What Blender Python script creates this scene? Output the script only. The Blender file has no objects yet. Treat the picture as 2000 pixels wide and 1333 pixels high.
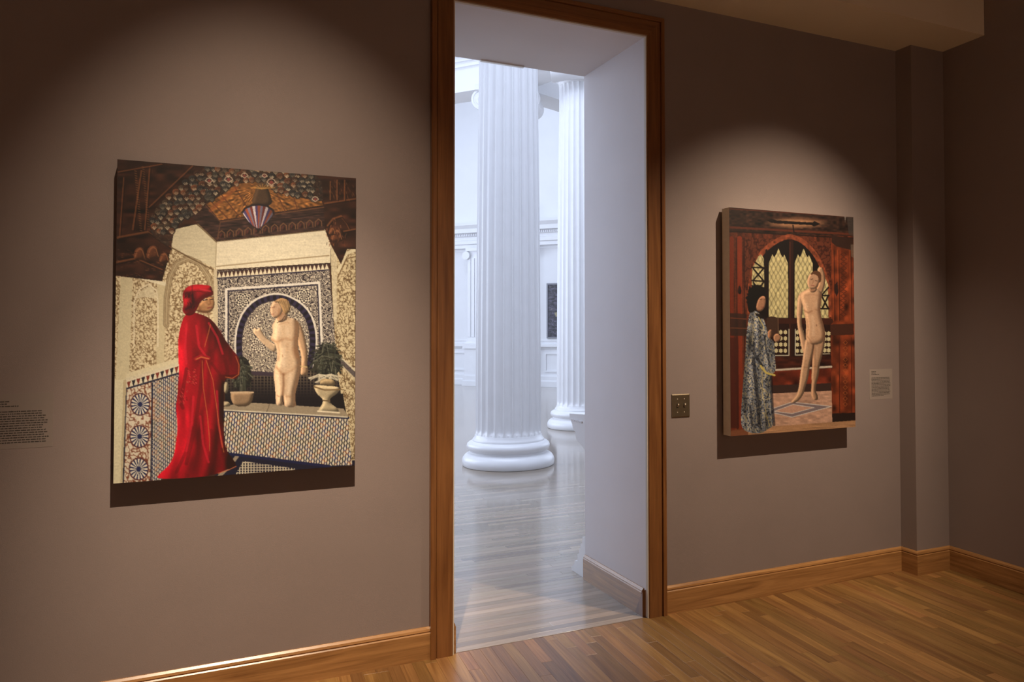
import bpy, math, random
import numpy as np
from mathutils import Vector, Matrix

random.seed(7)
S = bpy.context.scene
COL = S.collection

# ------------------------------------------------------------------ camera
H, D = 1.62, 3.9189
YAW, PITCH, ROLL = 0.4592, 0.0246, -0.0024
F_PX, CX, CY = 1558.02, 1148.4, 606.2
fh = Vector((math.sin(YAW), math.cos(YAW), 0)); r0 = Vector((math.cos(YAW), -math.sin(YAW), 0)); zz = Vector((0, 0, 1))
fwd = math.cos(PITCH) * fh + math.sin(PITCH) * zz
u0 = -math.sin(PITCH) * fh + math.cos(PITCH) * zz
rt = math.cos(ROLL) * r0 + math.sin(ROLL) * u0
up = math.cos(ROLL) * u0 - math.sin(ROLL) * r0
cd = bpy.data.cameras.new('camera'); cam = bpy.data.objects.new('camera', cd); COL.objects.link(cam)
M = Matrix((rt, up, -fwd)).transposed().to_4x4(); M.translation = Vector((0, -D, H)); cam.matrix_world = M
cd.sensor_width = 36.0; cd.lens = 36.0 * F_PX / 2000.0
cd.shift_x = (1000 - CX) / 2000.0; cd.shift_y = (CY - 666.5) / 2000.0
cd.clip_start = 0.05; cd.clip_end = 200
S.camera = cam

# ------------------------------------------------------------------ light and exposure
S.view_settings.view_transform = 'Standard'; S.view_settings.look = 'None'
S.view_settings.exposure = 0.0; S.view_settings.gamma = 1.0
try: S.view_settings.use_curve_mapping = False
except Exception: pass
w = bpy.data.worlds.new('world'); S.world = w; w.use_nodes = True
bg = w.node_tree.nodes['Background']; bg.inputs[0].default_value = (0.62, 0.78, 1.0, 1); bg.inputs[1].default_value = 1.2

def area(name, loc, direction, sx, sy, power, color):
    l = bpy.data.lights.new(name, 'AREA'); l.shape = 'RECTANGLE'; l.size = sx; l.size_y = sy; l.energy = power; l.color = color
    o = bpy.data.objects.new(name, l); COL.objects.link(o); o.location = loc
    o.rotation_euler = Vector(direction).to_track_quat('-Z', 'Y').to_euler(); return o
DAY = (0.72, 0.81, 1.0)
WIN_Y = (8.4, 12.0, 15.6, 19.2)         # tall windows in the left wall of the hall
for y in WIN_Y: area('window_daylight', (-2.9, y, 3.6), (1, 0, 0), 1.7, 4.5, 200, DAY)
for y in (7.6, 11.0): area('window_daylight', (13.4, y, 3.6), (-1, 0, 0), 1.7, 4.5, 100, DAY)
area('overhead_fill', (3.0, 4.2, 9.45), (0, 0, -1), 5.0, 5.0, 500, DAY); area('overhead_fill', (4.6, 13.5, 9.45), (0, 0, -1), 6.0, 6.0, 210, DAY)   # added soft fill from above, set in made-up openings of the hall ceiling

def spot(name, loc, target, power, angle, color, radius=0.03, blend=1.0):
    l = bpy.data.lights.new(name, 'SPOT'); l.energy = power; l.spot_size = math.radians(angle); l.spot_blend = blend
    l.color = color; l.shadow_soft_size = radius
    o = bpy.data.objects.new(name, l); COL.objects.link(o); o.location = loc
    o.rotation_euler = (Vector(target) - Vector(loc)).to_track_quat('-Z', 'Y').to_euler(); return o
WARM = (1.0, 0.80, 0.58)
spot('track_spot', (0.26, -2.2, 4.8), (0.30, 0, 1.50), 450, 40, WARM, 0.012)
spot('track_spot', (0.27, -2.2, 4.8), (0.38, 0, 0.36), 1000, 32, WARM, 0.012)
spot('track_spot', (3.52, -1.95, 4.0), (3.12, 0, 0.72), 600, 61, WARM, 0.012)
SOFTW = (1.0, 0.92, 0.82)
for x in (-1.4, 1.4, 3.4): spot('track_spot', (x, -4.7, 4.5), (x, -6.9, 1.5), 1000, 62, SOFTW, 0.03)      # added unseen spots on the wall behind the camera, to raise the bounced light
for p in ((-1.2, -4.6), (1.6, -4.9), (3.2, -4.4)): spot('bounce_flood', (*p, 5.1), (*p, 0), 820, 74, SOFTW, 0.05)  # extra unseen floods onto the floor, added to brighten soffit and shadows by bounce

# ------------------------------------------------------------------ materials
def lin(c):
    c = np.asarray(c, float) / 255.0
    return np.where(c <= 0.04045, c / 12.92, ((c + 0.055) / 1.055) ** 2.4)
def mat(name, color, rough=0.6, metal=0.0, spec=0.5, noise=0.0, nscale=8.0, bump=0.0, bscale=200.0):
    m = bpy.data.materials.new(name); m.use_nodes = True; nt = m.node_tree; b = nt.nodes['Principled BSDF']
    b.inputs['Roughness'].default_value = rough; b.inputs['Metallic'].default_value = metal
    b.inputs['Specular IOR Level'].default_value = spec
    b.inputs['Base Color'].default_value = (*color, 1)
    tc = nt.nodes.new('ShaderNodeTexCoord')
    if noise:
        n = nt.nodes.new('ShaderNodeTexNoise'); n.inputs['Scale'].default_value = nscale; n.inputs['Detail'].default_value = 5
        nt.links.new(tc.outputs['Object'], n.inputs['Vector'])
        mr = nt.nodes.new('ShaderNodeMapRange'); mr.inputs[1].default_value = .3; mr.inputs[2].default_value = .7
        mr.inputs[3].default_value = 1 - noise; mr.inputs[4].default_value = 1 + noise
        nt.links.new(n.outputs['Fac'], mr.inputs[0])
        mx = nt.nodes.new('ShaderNodeMix'); mx.data_type = 'RGBA'; mx.blend_type = 'MULTIPLY'; mx.inputs[0].default_value = 1
        mx.inputs[6].default_value = (*color, 1); nt.links.new(mr.outputs[0], mx.inputs[7]); nt.links.new(mx.outputs[2], b.inputs['Base Color'])
    if bump:
        n2 = nt.nodes.new('ShaderNodeTexNoise'); n2.inputs['Scale'].default_value = bscale; n2.inputs['Detail'].default_value = 3
        nt.links.new(tc.outputs['Object'], n2.inputs['Vector'])
        bp = nt.nodes.new('ShaderNodeBump'); bp.inputs['Strength'].default_value = bump; bp.inputs['Distance'].default_value = .002
        nt.links.new(n2.outputs['Fac'], bp.inputs['Height']); nt.links.new(bp.outputs[0], b.inputs['Normal'])
    return m
def wood(name, dark, light, axis, rough=0.32, var=0.35, hue=0.0, scale=1.0, coat=0.0):
    """oak: fine grain stretched along `axis`, per-object tone"""
    m = bpy.data.materials.new(name); m.use_nodes = True; nt = m.node_tree; b = nt.nodes['Principled BSDF']; L = nt.links.new
    tc = nt.nodes.new('ShaderNodeTexCoord'); oi = nt.nodes.new('ShaderNodeObjectInfo')
    off = nt.nodes.new('ShaderNodeMath'); off.operation = 'MULTIPLY'; off.inputs[1].default_value = 37.0; L(oi.outputs['Random'], off.inputs[0])
    add = nt.nodes.new('ShaderNodeVectorMath'); add.operation = 'ADD'; L(tc.outputs['Object'], add.inputs[0]); L(off.outputs[0], add.inputs[1])
    mp = nt.nodes.new('ShaderNodeMapping'); sc = [26.0 * scale] * 3; sc['xyz'.index(axis)] = 1.6 * scale; mp.inputs['Scale'].default_value = sc
    L(add.outputs[0], mp.inputs['Vector'])
    n1 = nt.nodes.new('ShaderNodeTexNoise'); n1.inputs['Scale'].default_value = 1.0; n1.inputs['Detail'].default_value = 4; n1.inputs['Distortion'].default_value = 1.2; L(mp.outputs[0], n1.inputs['Vector'])
    mp2 = nt.nodes.new('ShaderNodeMapping'); sc2 = [190.0] * 3; sc2['xyz'.index(axis)] = 5.0; mp2.inputs['Scale'].default_value = sc2; L(add.outputs[0], mp2.inputs['Vector'])
    n2 = nt.nodes.new('ShaderNodeTexNoise'); n2.inputs['Scale'].default_value = 1.0; n2.inputs['Detail'].default_value = 2; L(mp2.outputs[0], n2.inputs['Vector'])
    a1 = nt.nodes.new('ShaderNodeMath'); a1.operation = 'MULTIPLY_ADD'; a1.inputs[1].default_value = .45; L(n2.outputs['Fac'], a1.inputs[0]); L(n1.outputs['Fac'], a1.inputs[2])
    cr = nt.nodes.new('ShaderNodeValToRGB'); cr.color_ramp.elements[0].position = .42; cr.color_ramp.elements[1].position = .95
    cr.color_ramp.elements[0].color = (*dark, 1); cr.color_ramp.elements[1].color = (*light, 1); L(a1.outputs[0], cr.inputs[0])
    mr = nt.nodes.new('ShaderNodeMapRange'); mr.inputs[3].default_value = 1 - var; mr.inputs[4].default_value = 1 + var * .6; L(oi.outputs['Random'], mr.inputs[0])
    hs = nt.nodes.new('ShaderNodeHueSaturation'); L(cr.outputs[0], hs.inputs['Color']); L(mr.outputs[0], hs.inputs['Value'])
    if hue:
        fr = nt.nodes.new('ShaderNodeMath'); fr.operation = 'MULTIPLY'; fr.inputs[1].default_value = 7.31; L(oi.outputs['Random'], fr.inputs[0])
        f2 = nt.nodes.new('ShaderNodeMath'); f2.operation = 'FRACT'; L(fr.outputs[0], f2.inputs[0])
        m3 = nt.nodes.new('ShaderNodeMapRange'); m3.inputs[3].default_value = .5 - hue; m3.inputs[4].default_value = .5 + hue; L(f2.outputs[0], m3.inputs[0]); L(m3.outputs[0], hs.inputs['Hue'])
    L(hs.outputs[0], b.inputs['Base Color']); b.inputs['Roughness'].default_value = rough
    b.inputs['Coat Weight'].default_value = coat; b.inputs['Coat Roughness'].default_value = .12
    bp = nt.nodes.new('ShaderNodeBump'); bp.inputs['Strength'].default_value = .08; bp.inputs['Distance'].default_value = .001; L(n2.outputs['Fac'], bp.inputs['Height']); L(bp.outputs[0], b.inputs['Normal'])
    return m
M_TAUPE = mat('taupe_wall_paint', (.245, .192, .178), .75, noise=.03, nscale=3, bump=.25, bscale=260)
M_WHITE = mat('white_plaster', (.80, .80, .82), .6, noise=.015, nscale=2)
M_REVEAL = mat('reveal_paint', (.76, .73, .75), .6, noise=.02, nscale=3, bump=.1)
M_GLOSSW = mat('white_gloss_paint', (.80, .80, .82), .32, noise=.015, nscale=6)
M_SOFFIT = mat('cream_ceiling_paint', (.70, .60, .46), .8, noise=.02, nscale=2)
M_CREAM = mat('cream_bead_paint', (.62, .54, .44), .6)
W_DK, W_LT = (.20, .085, .026), (.46, .235, .085)
M_WX = wood('oak_trim_x', W_DK, W_LT, 'x', .3, .06); M_WY = wood('oak_trim_y', W_DK, W_LT, 'y', .3, .06); M_WZ = wood('oak_trim_z', (.125, .044, .012), (.26, .108, .034), 'z', .3, .05)
M_PLANK = wood('oak_floor_plank', (.15, .066, .020), (.32, .168, .058), 'x', .34, .34, .007, coat=0)
M_HPLANK = wood('oak_hall_plank', (.225, .165, .108), (.32, .25, .18), 'x', .15, .34, .008, coat=.5)
M_GAP = mat('floor_gap', (.10, .055, .025), .8)
M_BRASS = mat('dark_brass_plate', (.20, .155, .10), .38, .8, noise=.05, nscale=40)
M_CARD = mat('label_card', (.30, .245, .215), .7)
M_CARDL = mat('label_vinyl', (.243, .197, .176), .72)
M_INK = mat('label_ink', (.045, .036, .03), .8)
M_CANVAS = mat('canvas_edge', (.78, .70, .56), .85, noise=.05, nscale=30, bump=.3, bscale=600)
M_DKEDGE = mat('dark_canvas_edge', (.05, .035, .025), .8, noise=.2, nscale=20)
M_METAL = mat('bright_metal', (.75, .68, .6), .25, 1.0)
M_FRAME = mat('grey_frame', (.22, .22, .25), .4)
def floor_mat(name, dark, light, axis, width, rough, coat):
    """boards too far away or out of view to be built one by one: brick pattern of strips + grain"""
    m = wood(name, dark, light, axis, rough, 0.0, 0, coat=coat); nt = m.node_tree; b = nt.nodes['Principled BSDF']; L = nt.links.new
    src = b.inputs['Base Color'].links[0].from_socket
    tc = nt.nodes.new('ShaderNodeTexCoord'); br = nt.nodes.new('ShaderNodeTexBrick'); mp = nt.nodes.new('ShaderNodeMapping')
    if axis == 'y': mp.inputs['Rotation'].default_value = (0, 0, math.pi / 2)
    L(tc.outputs['Object'], mp.inputs['Vector']); L(mp.outputs[0], br.inputs['Vector']); br.inputs['Scale'].default_value = 1
    br.inputs['Brick Width'].default_value = .95; br.inputs['Row Height'].default_value = width; br.inputs['Mortar Size'].default_value = .0012
    br.inputs['Color1'].default_value = (.8, .8, .8, 1); br.inputs['Color2'].default_value = (1.12, 1.12, 1.12, 1); br.inputs['Mortar'].default_value = (.3, .25, .2, 1)
    mx = nt.nodes.new('ShaderNodeMix'); mx.data_type = 'RGBA'; mx.blend_type = 'MULTIPLY'; mx.inputs[0].default_value = 1
    L(src, mx.inputs[6]); L(br.outputs['Color'], mx.inputs[7]); L(mx.outputs[2], b.inputs['Base Color']); return m
M_FLOORN = floor_mat('oak_floor_far', (.15, .066, .020), (.32, .168, .058), 'y', .058, .34, 0)
M_FLOORH = floor_mat('oak_hall_floor_far', (.20, .14, .088), (.33, .26, .19), 'x', .058, .16, .5)
def vcol(name, rough=.45):
    m = bpy.data.materials.new(name); m.use_nodes = True; nt = m.node_tree; b = nt.nodes['Principled BSDF']
    a = nt.nodes.new('ShaderNodeVertexColor'); a.layer_name = 'Col'; nt.links.new(a.outputs[0], b.inputs['Base Color']); b.inputs['Roughness'].default_value = rough
    tc = nt.nodes.new('ShaderNodeTexCoord'); n = nt.nodes.new('ShaderNodeTexNoise'); n.inputs['Scale'].default_value = 420; nt.links.new(tc.outputs['Object'], n.inputs['Vector'])
    bp = nt.nodes.new('ShaderNodeBump'); bp.inputs['Strength'].default_value = .12; bp.inputs['Distance'].default_value = .0006
    nt.links.new(n.outputs['Fac'], bp.inputs['Height']); nt.links.new(bp.outputs[0], b.inputs['Normal']); return m
M_PAINT = vcol('oil_paint', .45)

# ------------------------------------------------------------------ mesh helpers
class MB:
    def __init__(s): s.v = []; s.f = []; s.m = []
    def quad(s, pts, m=0):
        i = len(s.v); s.v += [tuple(p) for p in pts]; s.f.append(tuple(range(i, i + len(pts)))); s.m.append(m); return s
    def box(s, x0, x1, y0, y1, z0, z1, m=0):
        i = len(s.v)
        s.v += [(x, y, z) for x in (x0, x1) for y in (y0, y1) for z in (z0, z1)]
        for q in ((0, 1, 3, 2), (4, 6, 7, 5), (0, 4, 5, 1), (2, 3, 7, 6), (0, 2, 6, 4), (1, 5, 7, 3)):
            s.f.append(tuple(i + k for k in q)); s.m.append(m)
        return s
    def obox(s, c, ux, hx, hy, z0, z1, m=0):
        """box centred at plan point c with unit x-direction ux and half sizes"""
        ux = Vector(ux).normalized(); uy = Vector((-ux.y, ux.x)); i = len(s.v); c = Vector(c)
        for a in (-1, 1):
            for b in (-1, 1):
                for z in (z0, z1):
                    p = c + ux * hx * a + uy * hy * b; s.v.append((p.x, p.y, z))
        for q in ((0, 1, 3, 2), (4, 6, 7, 5), (0, 4, 5, 1), (2, 3, 7, 6), (0, 2, 6, 4), (1, 5, 7, 3)):
            s.f.append(tuple(i + k for k in q)); s.m.append(m)
        return s
    def lathe(s, prof, n=64, c=(0, 0), m=0, cap=True):
        i = len(s.v); k = len(prof)
        for (r, z) in prof:
            for j in range(n):
                a = 2 * math.pi * j / n; s.v.append((c[0] + r * math.cos(a), c[1] + r * math.sin(a), z))
        for q in range(k - 1):
            for j in range(n):
                s.f.append((i + q * n + j, i + q * n + (j + 1) % n, i + (q + 1) * n + (j + 1) % n, i + (q + 1) * n + j)); s.m.append(m)
        if cap:
            s.f.append(tuple(i + j for j in reversed(range(n)))); s.m.append(m)
            s.f.append(tuple(i + (k - 1) * n + j for j in range(n))); s.m.append(m)
        return s
    def prism(s, prof, o, along, out, L, m0=0.0, m1=0.0, upv=(0, 0, 1), m=0):
        """profile [(depth, height)] swept along a direction; ends mitred by m0, m1 * depth"""
        o = Vector(o); al = Vector(along).normalized(); ou = Vector(out).normalized(); uv = Vector(upv).normalized(); i = len(s.v); n = len(prof)
        for (base, mt) in ((0.0, m0), (L, m1)):
            for (d, h) in prof: s.v.append(tuple(o + al * (base + mt * d) + ou * d + uv * h))
        for j in range(n):
            s.f.append((i + j, i + (j + 1) % n, i + n + (j + 1) % n, i + n + j)); s.m.append(m)
        s.f.append(tuple(i + j for j in reversed(range(n)))); s.m.append(m)
        s.f.append(tuple(i + n + j for j in range(n))); s.m.append(m)
        return s
    def build(s, name, mats, parent=None, smooth=False, angle=None):
        me = bpy.data.meshes.new(name); me.from_pydata(s.v, [], s.f); me.validate()
        mats = mats if isinstance(mats, (list, tuple)) else [mats]
        for mm in mats: me.materials.append(mm)
        if len(mats) > 1: me.polygons.foreach_set('material_index', s.m)
        import bmesh
        bm = bmesh.new(); bm.from_mesh(me); bmesh.ops.recalc_face_normals(bm, faces=bm.faces); bm.to_mesh(me); bm.free()
        if smooth:
            me.polygons.foreach_set('use_smooth', [True] * len(me.polygons))
            if angle: me.set_sharp_from_angle(angle=math.radians(angle))
        o = bpy.data.objects.new(name, me); COL.objects.link(o)
        if parent: o.parent = parent
        return o
def tag(o, label=None, cat=None, group=None, kind=None):
    if label: o['label'] = label
    if cat: o['category'] = cat
    if group: o['group'] = group
    if kind: o['kind'] = kind
    return o
def empty(name, loc=(0, 0, 0), parent=None):
    o = bpy.data.objects.new(name, None); COL.objects.link(o); o.location = loc; o.empty_display_size = .1
    if parent: o.parent = parent
    return o
def struct(o, label, cat=None): return tag(o, label, cat, kind='structure')

# ------------------------------------------------------------------ dimensions
XL, XR, ZT, DEP = 1.178, 2.2988, 3.294, 0.78          # opening
ZS, SD = 3.523, 0.464                                  # soffit
PX, PD, XW = 4.288, 0.131, 4.5945                      # corner pier and right wall
CEIL = 5.2
BB = [(0, 0), (.02, 0), (.02, .126), (.0155, .131), (.0155, .1345), (.018, .137), (.0145, .147), (.006, .156), (0, .156)]

# ------------------------------------------------------------------ room shell
mb = MB()
mb.box(-3.2, XL, 0, DEP, 0, 9.6); mb.box(XR, 13.8, 0, DEP, 0, 9.6); mb.box(XL, XR, 0, DEP, ZT, 9.6)
o = mb.build('wall_back', [M_TAUPE, M_REVEAL, M_WHITE])
for p in o.data.polygons:
    c = p.center
    p.material_index = 0 if c.y < .001 else (2 if c.y > DEP - .001 else 1)
struct(o, 'taupe gallery wall with the tall doorway opening', 'wall')
tx = lambda y: XW - .0455 * (-y - PD)
mb = MB(); v = [(tx(0), 0), (tx(-7), -7), (5.4, -7), (5.4, 0)]
mb.quad([(x, y, 0) for x, y in v]); mb.quad([(x, y, CEIL) for x, y in v])
for i in range(4):
    a, b = v[i], v[(i + 1) % 4]; mb.quad([(*a, 0), (*b, 0), (*b, CEIL), (*a, CEIL)])
struct(mb.build('wall_right', M_TAUPE), 'shadowed taupe wall at the right edge', 'wall')
struct(MB().box(PX, XW, -PD, 0, 0, ZS).build('wall_pier', M_TAUPE), 'narrow taupe corner pier beside the right wall', 'wall')
struct(MB().box(-3.2, -3.0, -7, 0, 0, CEIL).build('wall_left', M_TAUPE), 'taupe gallery wall off to the left', 'wall')
struct(MB().box(-3.2, 5.4, -7.2, -7, 0, CEIL).build('wall_front', M_TAUPE), 'taupe gallery wall behind the camera', 'wall')
struct(MB().box(-3.2, 5.4, -7.2, 0, CEIL, CEIL + .2).build('ceiling', M_SOFFIT), 'cream gallery ceiling', 'ceiling')
struct(MB().quad([(-3, 0, ZS), (tx(0), 0, ZS), (tx(-SD), -SD, ZS), (-3, -SD, ZS)]).quad([(-3, -SD, ZS), (tx(-SD), -SD, ZS), (tx(-SD), -SD, CEIL), (-3, -SD, CEIL)])
       .quad([(-3, 0, ZS), (-3, -SD, ZS), (-3, -SD, CEIL), (-3, 0, CEIL)]).quad([(-3, 0, CEIL), (-3, -SD, CEIL), (tx(-SD), -SD, CEIL), (tx(0), 0, CEIL)])
       .quad([(tx(0), 0, ZS), (tx(0), 0, CEIL), (tx(-SD), -SD, CEIL), (tx(-SD), -SD, ZS)]).quad([(-3, 0, ZS), (-3, 0, CEIL), (tx(0), 0, CEIL), (tx(0), 0, ZS)])
       .build('ceiling_soffit', M_SOFFIT), 'cream boxed soffit running above the taupe wall', 'ceiling')

# baseboards
struct(MB().prism(BB, (-3, 0, 0), (1, 0, 0), (0, -1, 0), 3 + 1.064).build('baseboard_left', M_WX), 'oak baseboard left of the doorway under the courtyard painting', 'baseboard')
struct(MB().prism(BB, (2.4225, 0, 0), (1, 0, 0), (0, -1, 0), PX - 2.4225, 0, -1).build('baseboard_right', M_WX), 'oak baseboard right of the doorway', 'baseboard')
pb = empty('baseboard_pier', (0, 0, 0)); struct(pb, 'oak baseboard wrapped around the corner pier', 'baseboard')
MB().prism(BB, (PX, 0, 0), (0, -1, 0), (-1, 0, 0), PD, 1, 1).build('baseboard_side', M_WY, pb)
MB().prism(BB, (PX, -PD, 0), (1, 0, 0), (0, -1, 0), XW - PX, -1, -1).build('baseboard_face', M_WX, pb)
dr = Vector((tx(-7) - tx(-PD), -7 + PD, 0)); on = Vector((dr.y, -dr.x, 0)).normalized()
struct(MB().prism(BB, (XW, -PD, 0), dr, on, dr.length, 1, 0).build('baseboard_wall', M_WY), 'oak baseboard along the shadowed right wall', 'baseboard')

# door casing (mitred boards), cream beads, plinth baseboards of the reveal
CW = 0.114
CP = [(0, 0), (.024, 0), (.027, .004), (.027, .082), (.022, .084), (.022, .087), (.034, .089), (.034, .110), (.030, CW), (0, CW)]   # (depth out of wall, across)
cas = empty('trim_1'); struct(cas, 'wide oak door casing around the tall doorway', 'door casing')
def casing(o_, along, across, L, m0, m1, mt):
    b = MB(); o_ = Vector(o_); al = Vector(along); ac = Vector(across); n = len(CP); ou = Vector((0, -1, 0))
    for base, k in ((0, m0), (L, m1)):
        for d, h in CP: b.v.append(tuple(o_ + al * (base + k * h) + ac * h + ou * d))
    for j in range(n): b.f.append((j, (j + 1) % n, n + (j + 1) % n, n + j))
    b.f.append(tuple(reversed(range(n)))); b.f.append(tuple(range(n, 2 * n))); b.m = [0] * len(b.f)
    return b.build('casing_board', mt, cas)
G = .007
casing((XL - G, 0, 0), (0, 0, 1), (-1, 0, 0), ZT + G, 0, 1, M_WZ)
casing((XR + G, 0, 0), (0, 0, 1), (1, 0, 0), ZT + G, 0, 1, M_WZ)
casing((XL - G, 0, ZT + G), (1, 0, 0), (0, 0, 1), XR - XL + 2 * G, -1, 1, wood('oak_head_x', (.125, .044, .012), (.26, .108, .034), 'x', .3, .05))
for nm, bx in (('jamb_bead', (XL - G, XL, -.020, 0, 0, ZT)), ('jamb_bead', (XR, XR + G, -.020, 0, 0, ZT)), ('head_bead', (XL - G, XR + G, -.020, 0, ZT, ZT + G))):
    MB().box(*bx).build(nm, M_CREAM, cas)
MB().box(1.578, 1.864, DEP - .028, DEP - .004, ZT - .010, ZT).build('metal_strip', M_METAL, cas)
RB = [(0, 0), (.016, 0), (.016, .131), (.013, .137), (.013, .142), (.004, .156), (0, .156)]
rb = empty('baseboard_reveal'); struct(rb, 'oak plinth boards lining both sides of the doorway reveal', 'baseboard')
MB().prism(RB, (XR, .02, 0), (0, 1, 0), (-1, 0, 0), DEP - .02, .55, 0).build('reveal_board', M_WY, rb)
MB().quad([(XR, .004, 0), (XR - .0165, .012, 0), (XR - .0165, .088, 0), (XR, .088, 0)]).quad([(XR - .0167, .012, 0), (XR - .0167, .1, 0), (XR - .0167, .013, .145)]).quad([(XR, .004, 0), (XR - .0165, .012, 0), (XR - .0165, .012, .146), (XR, .004, .152)]).build('mitre_end', M_WZ, rb)
MB().prism(RB, (XL, 0, 0), (0, 1, 0), (1, 0, 0), DEP).build('reveal_board', M_WY, rb)

# ------------------------------------------------------------------ floors made of boards
def plank_mesh(L, wd, t=.012, bv=.0006):
    hx, hy = L / 2, wd / 2; b = MB()
    top = [(-hx + bv, -hy + bv, 0), (hx - bv, -hy + bv, 0), (hx - bv, hy - bv, 0), (-hx + bv, hy - bv, 0)]
    mid = [(-hx, -hy, -bv), (hx, -hy, -bv), (hx, hy, -bv), (-hx, hy, -bv)]; bot = [(x, y, -t) for x, y, z in mid]
    b.v = top + mid + bot; b.f = [(0, 1, 2, 3)]
    for i in range(4):
        j = (i + 1) % 4; b.f.append((4 + i, 4 + j, j, i)); b.f.append((8 + i, 8 + j, 4 + j, 4 + i))
    me = bpy.data.meshes.new('plank'); me.from_pydata(b.v, [], b.f); return me
LENS = [.45, .6, .75, .9, 1.1, 1.35]
def plank_set(m):
    out = []
    for L in LENS:
        me = plank_mesh(L - .0008, .0580); me.materials.append(m); out.append(me)
    return out
def put(me, x, y, rz, parent):
    o = bpy.data.objects.new('plank', me); COL.objects.link(o); o.parent = parent; o.location = (x, y, 0); o.rotation_euler = (0, 0, rz); return o
fl = empty('floor'); struct(fl, 'warm strip oak floor of the gallery room', 'floor')
MB().box(-3.2, 5.4, -7.2, -.003, -.06, -.013).build('subfloor', M_GAP, fl)
SK = math.radians(-3.6); ex = Vector((math.sin(SK), -math.cos(SK)))      # board direction, from the wall into the room
pn = plank_set(M_PLANK); PW = .0584; X0, X1 = .50, 4.62
nrow = int((X1 - X0) / PW); cnt = 0
for i in range(nrow):
    xw = X0 + (i + .5) * PW; d = random.uniform(-.9, -.25); first = True
    need = 0.55 + max(0, xw - 1.5) * .52
    while d < need and cnt < 292:
        k = random.randrange(6); L = LENS[k]
        if d + L > .004:
            if d < .004:                          # board cut at the wall: one of its own length
                L2 = d + L - .004
                if L2 < .05: d += L; continue
                me = plank_mesh(L2 - .0008, .0580); me.materials.append(M_PLANK); c = .004 + L2 / 2
            else: me, c = pn[k], d + L / 2
            x, y = xw + ex.x * c, ex.y * c
            put(me, x, y, math.atan2(ex.y, ex.x), fl); cnt += 1
        d += L
# the rest of the floor, beyond the frame
MB().box(-3.2, 5.4, -7.2, -3.1, -.012, 0).box(-3.2, X0 - .12, -3.1, -.004, -.012, 0).build('boards_beyond', M_FLOORN, fl)
# low fill between the built boards' ragged ends and the boards beyond
MB().box(X0 - .12, 5.4, -3.1, -.004, -.012, -.0022).build('boards_under', M_FLOORN, fl)
fh_ = empty('floor_hall'); struct(fh_, 'pale glossy strip oak floor of the bright hall beyond the doorway', 'floor')
ph = plank_set(M_HPLANK); cnt = 0; y = .0315
MB().box(-3.2, 13.8, -.003, 26.5, -.06, -.013).build('subfloor', M_GAP, fh_)
while y < 4.3:
    xa, xb = (XL, XR) if y < DEP else (1.08 + .26 * y * .9, 2.42 + .52 * (y - .6))
    x = xa - (0 if y < DEP else random.uniform(.1, .6))
    while x < xb - .02 and cnt < 298:
        k = random.randrange(1, 6); L = LENS[k]
        if y < DEP and (x == xa or x + L > xb):
            if x == xa and random.random() < .75: L = xb - xa
            L = min(L, xb - x); me = plank_mesh(L - .0008, .0580); me.materials.append(M_HPLANK)
        else: me = ph[k]
        put(me, x + L / 2, y, 0, fh_); cnt += 1; x += L
    y += PW
MB().box(-3.2, 13.8, DEP, 26.5, -.012, -.0022).build('boards_beyond', M_FLOORH, fh_)
MB().box(XL, XR, -.0042, .0024, -.012, -.0003).build('threshold_seam', M_GAP, fh_)

# ------------------------------------------------------------------ hall shell
def wall_with_windows(name, x0, x1, ys, label, y0, y1, wdt=1.7, z0=1.35, z1=5.85):
    b = MB(); ys = sorted(ys); prev = y0
    for yc in ys:
        b.box(x0, x1, prev, yc - wdt / 2, 0, 9.6); b.box(x0, x1, yc - wdt / 2, yc + wdt / 2, 0, z0); b.box(x0, x1, yc - wdt / 2, yc + wdt / 2, z1, 9.6); prev = yc + wdt / 2
    b.box(x0, x1, prev, y1, 0, 9.6)
    struct(b.build(name, M_WHITE), label, 'wall')
wall_with_windows('wall_hall_left', -3.2, -3.0, WIN_Y, 'white hall wall with tall windows on the left', DEP, 26.4)
wall_with_windows('wall_hall_right', 13.5, 13.8, (7.6, 11.0), 'white hall wall with tall windows on the right', DEP, 13.2)
struct(MB().box(-3.2, 3.0, 26.2, 26.5, 0, 9.6).build('wall_hall_end', M_WHITE), 'white end wall of the hall', 'wall')
struct(MB().box(-3.2, .5, DEP, 26.5, 9.5, 9.7).box(7.6, 13.8, DEP, 26.5, 9.5, 9.7).box(.5, 7.6, DEP, 1.7, 9.5, 9.7).box(5.5, 7.6, 1.7, 6.7, 9.5, 9.7).box(.5, 7.6, 6.7, 10.5, 9.5, 9.7).box(.5, 1.6, 10.5, 16.5, 9.5, 9.7).box(.5, 7.6, 16.5, 26.5, 9.5, 9.7).build('ceiling_hall', M_WHITE), 'white hall ceiling', 'ceiling')  # gaps left for the added overhead fill lamps

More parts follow.
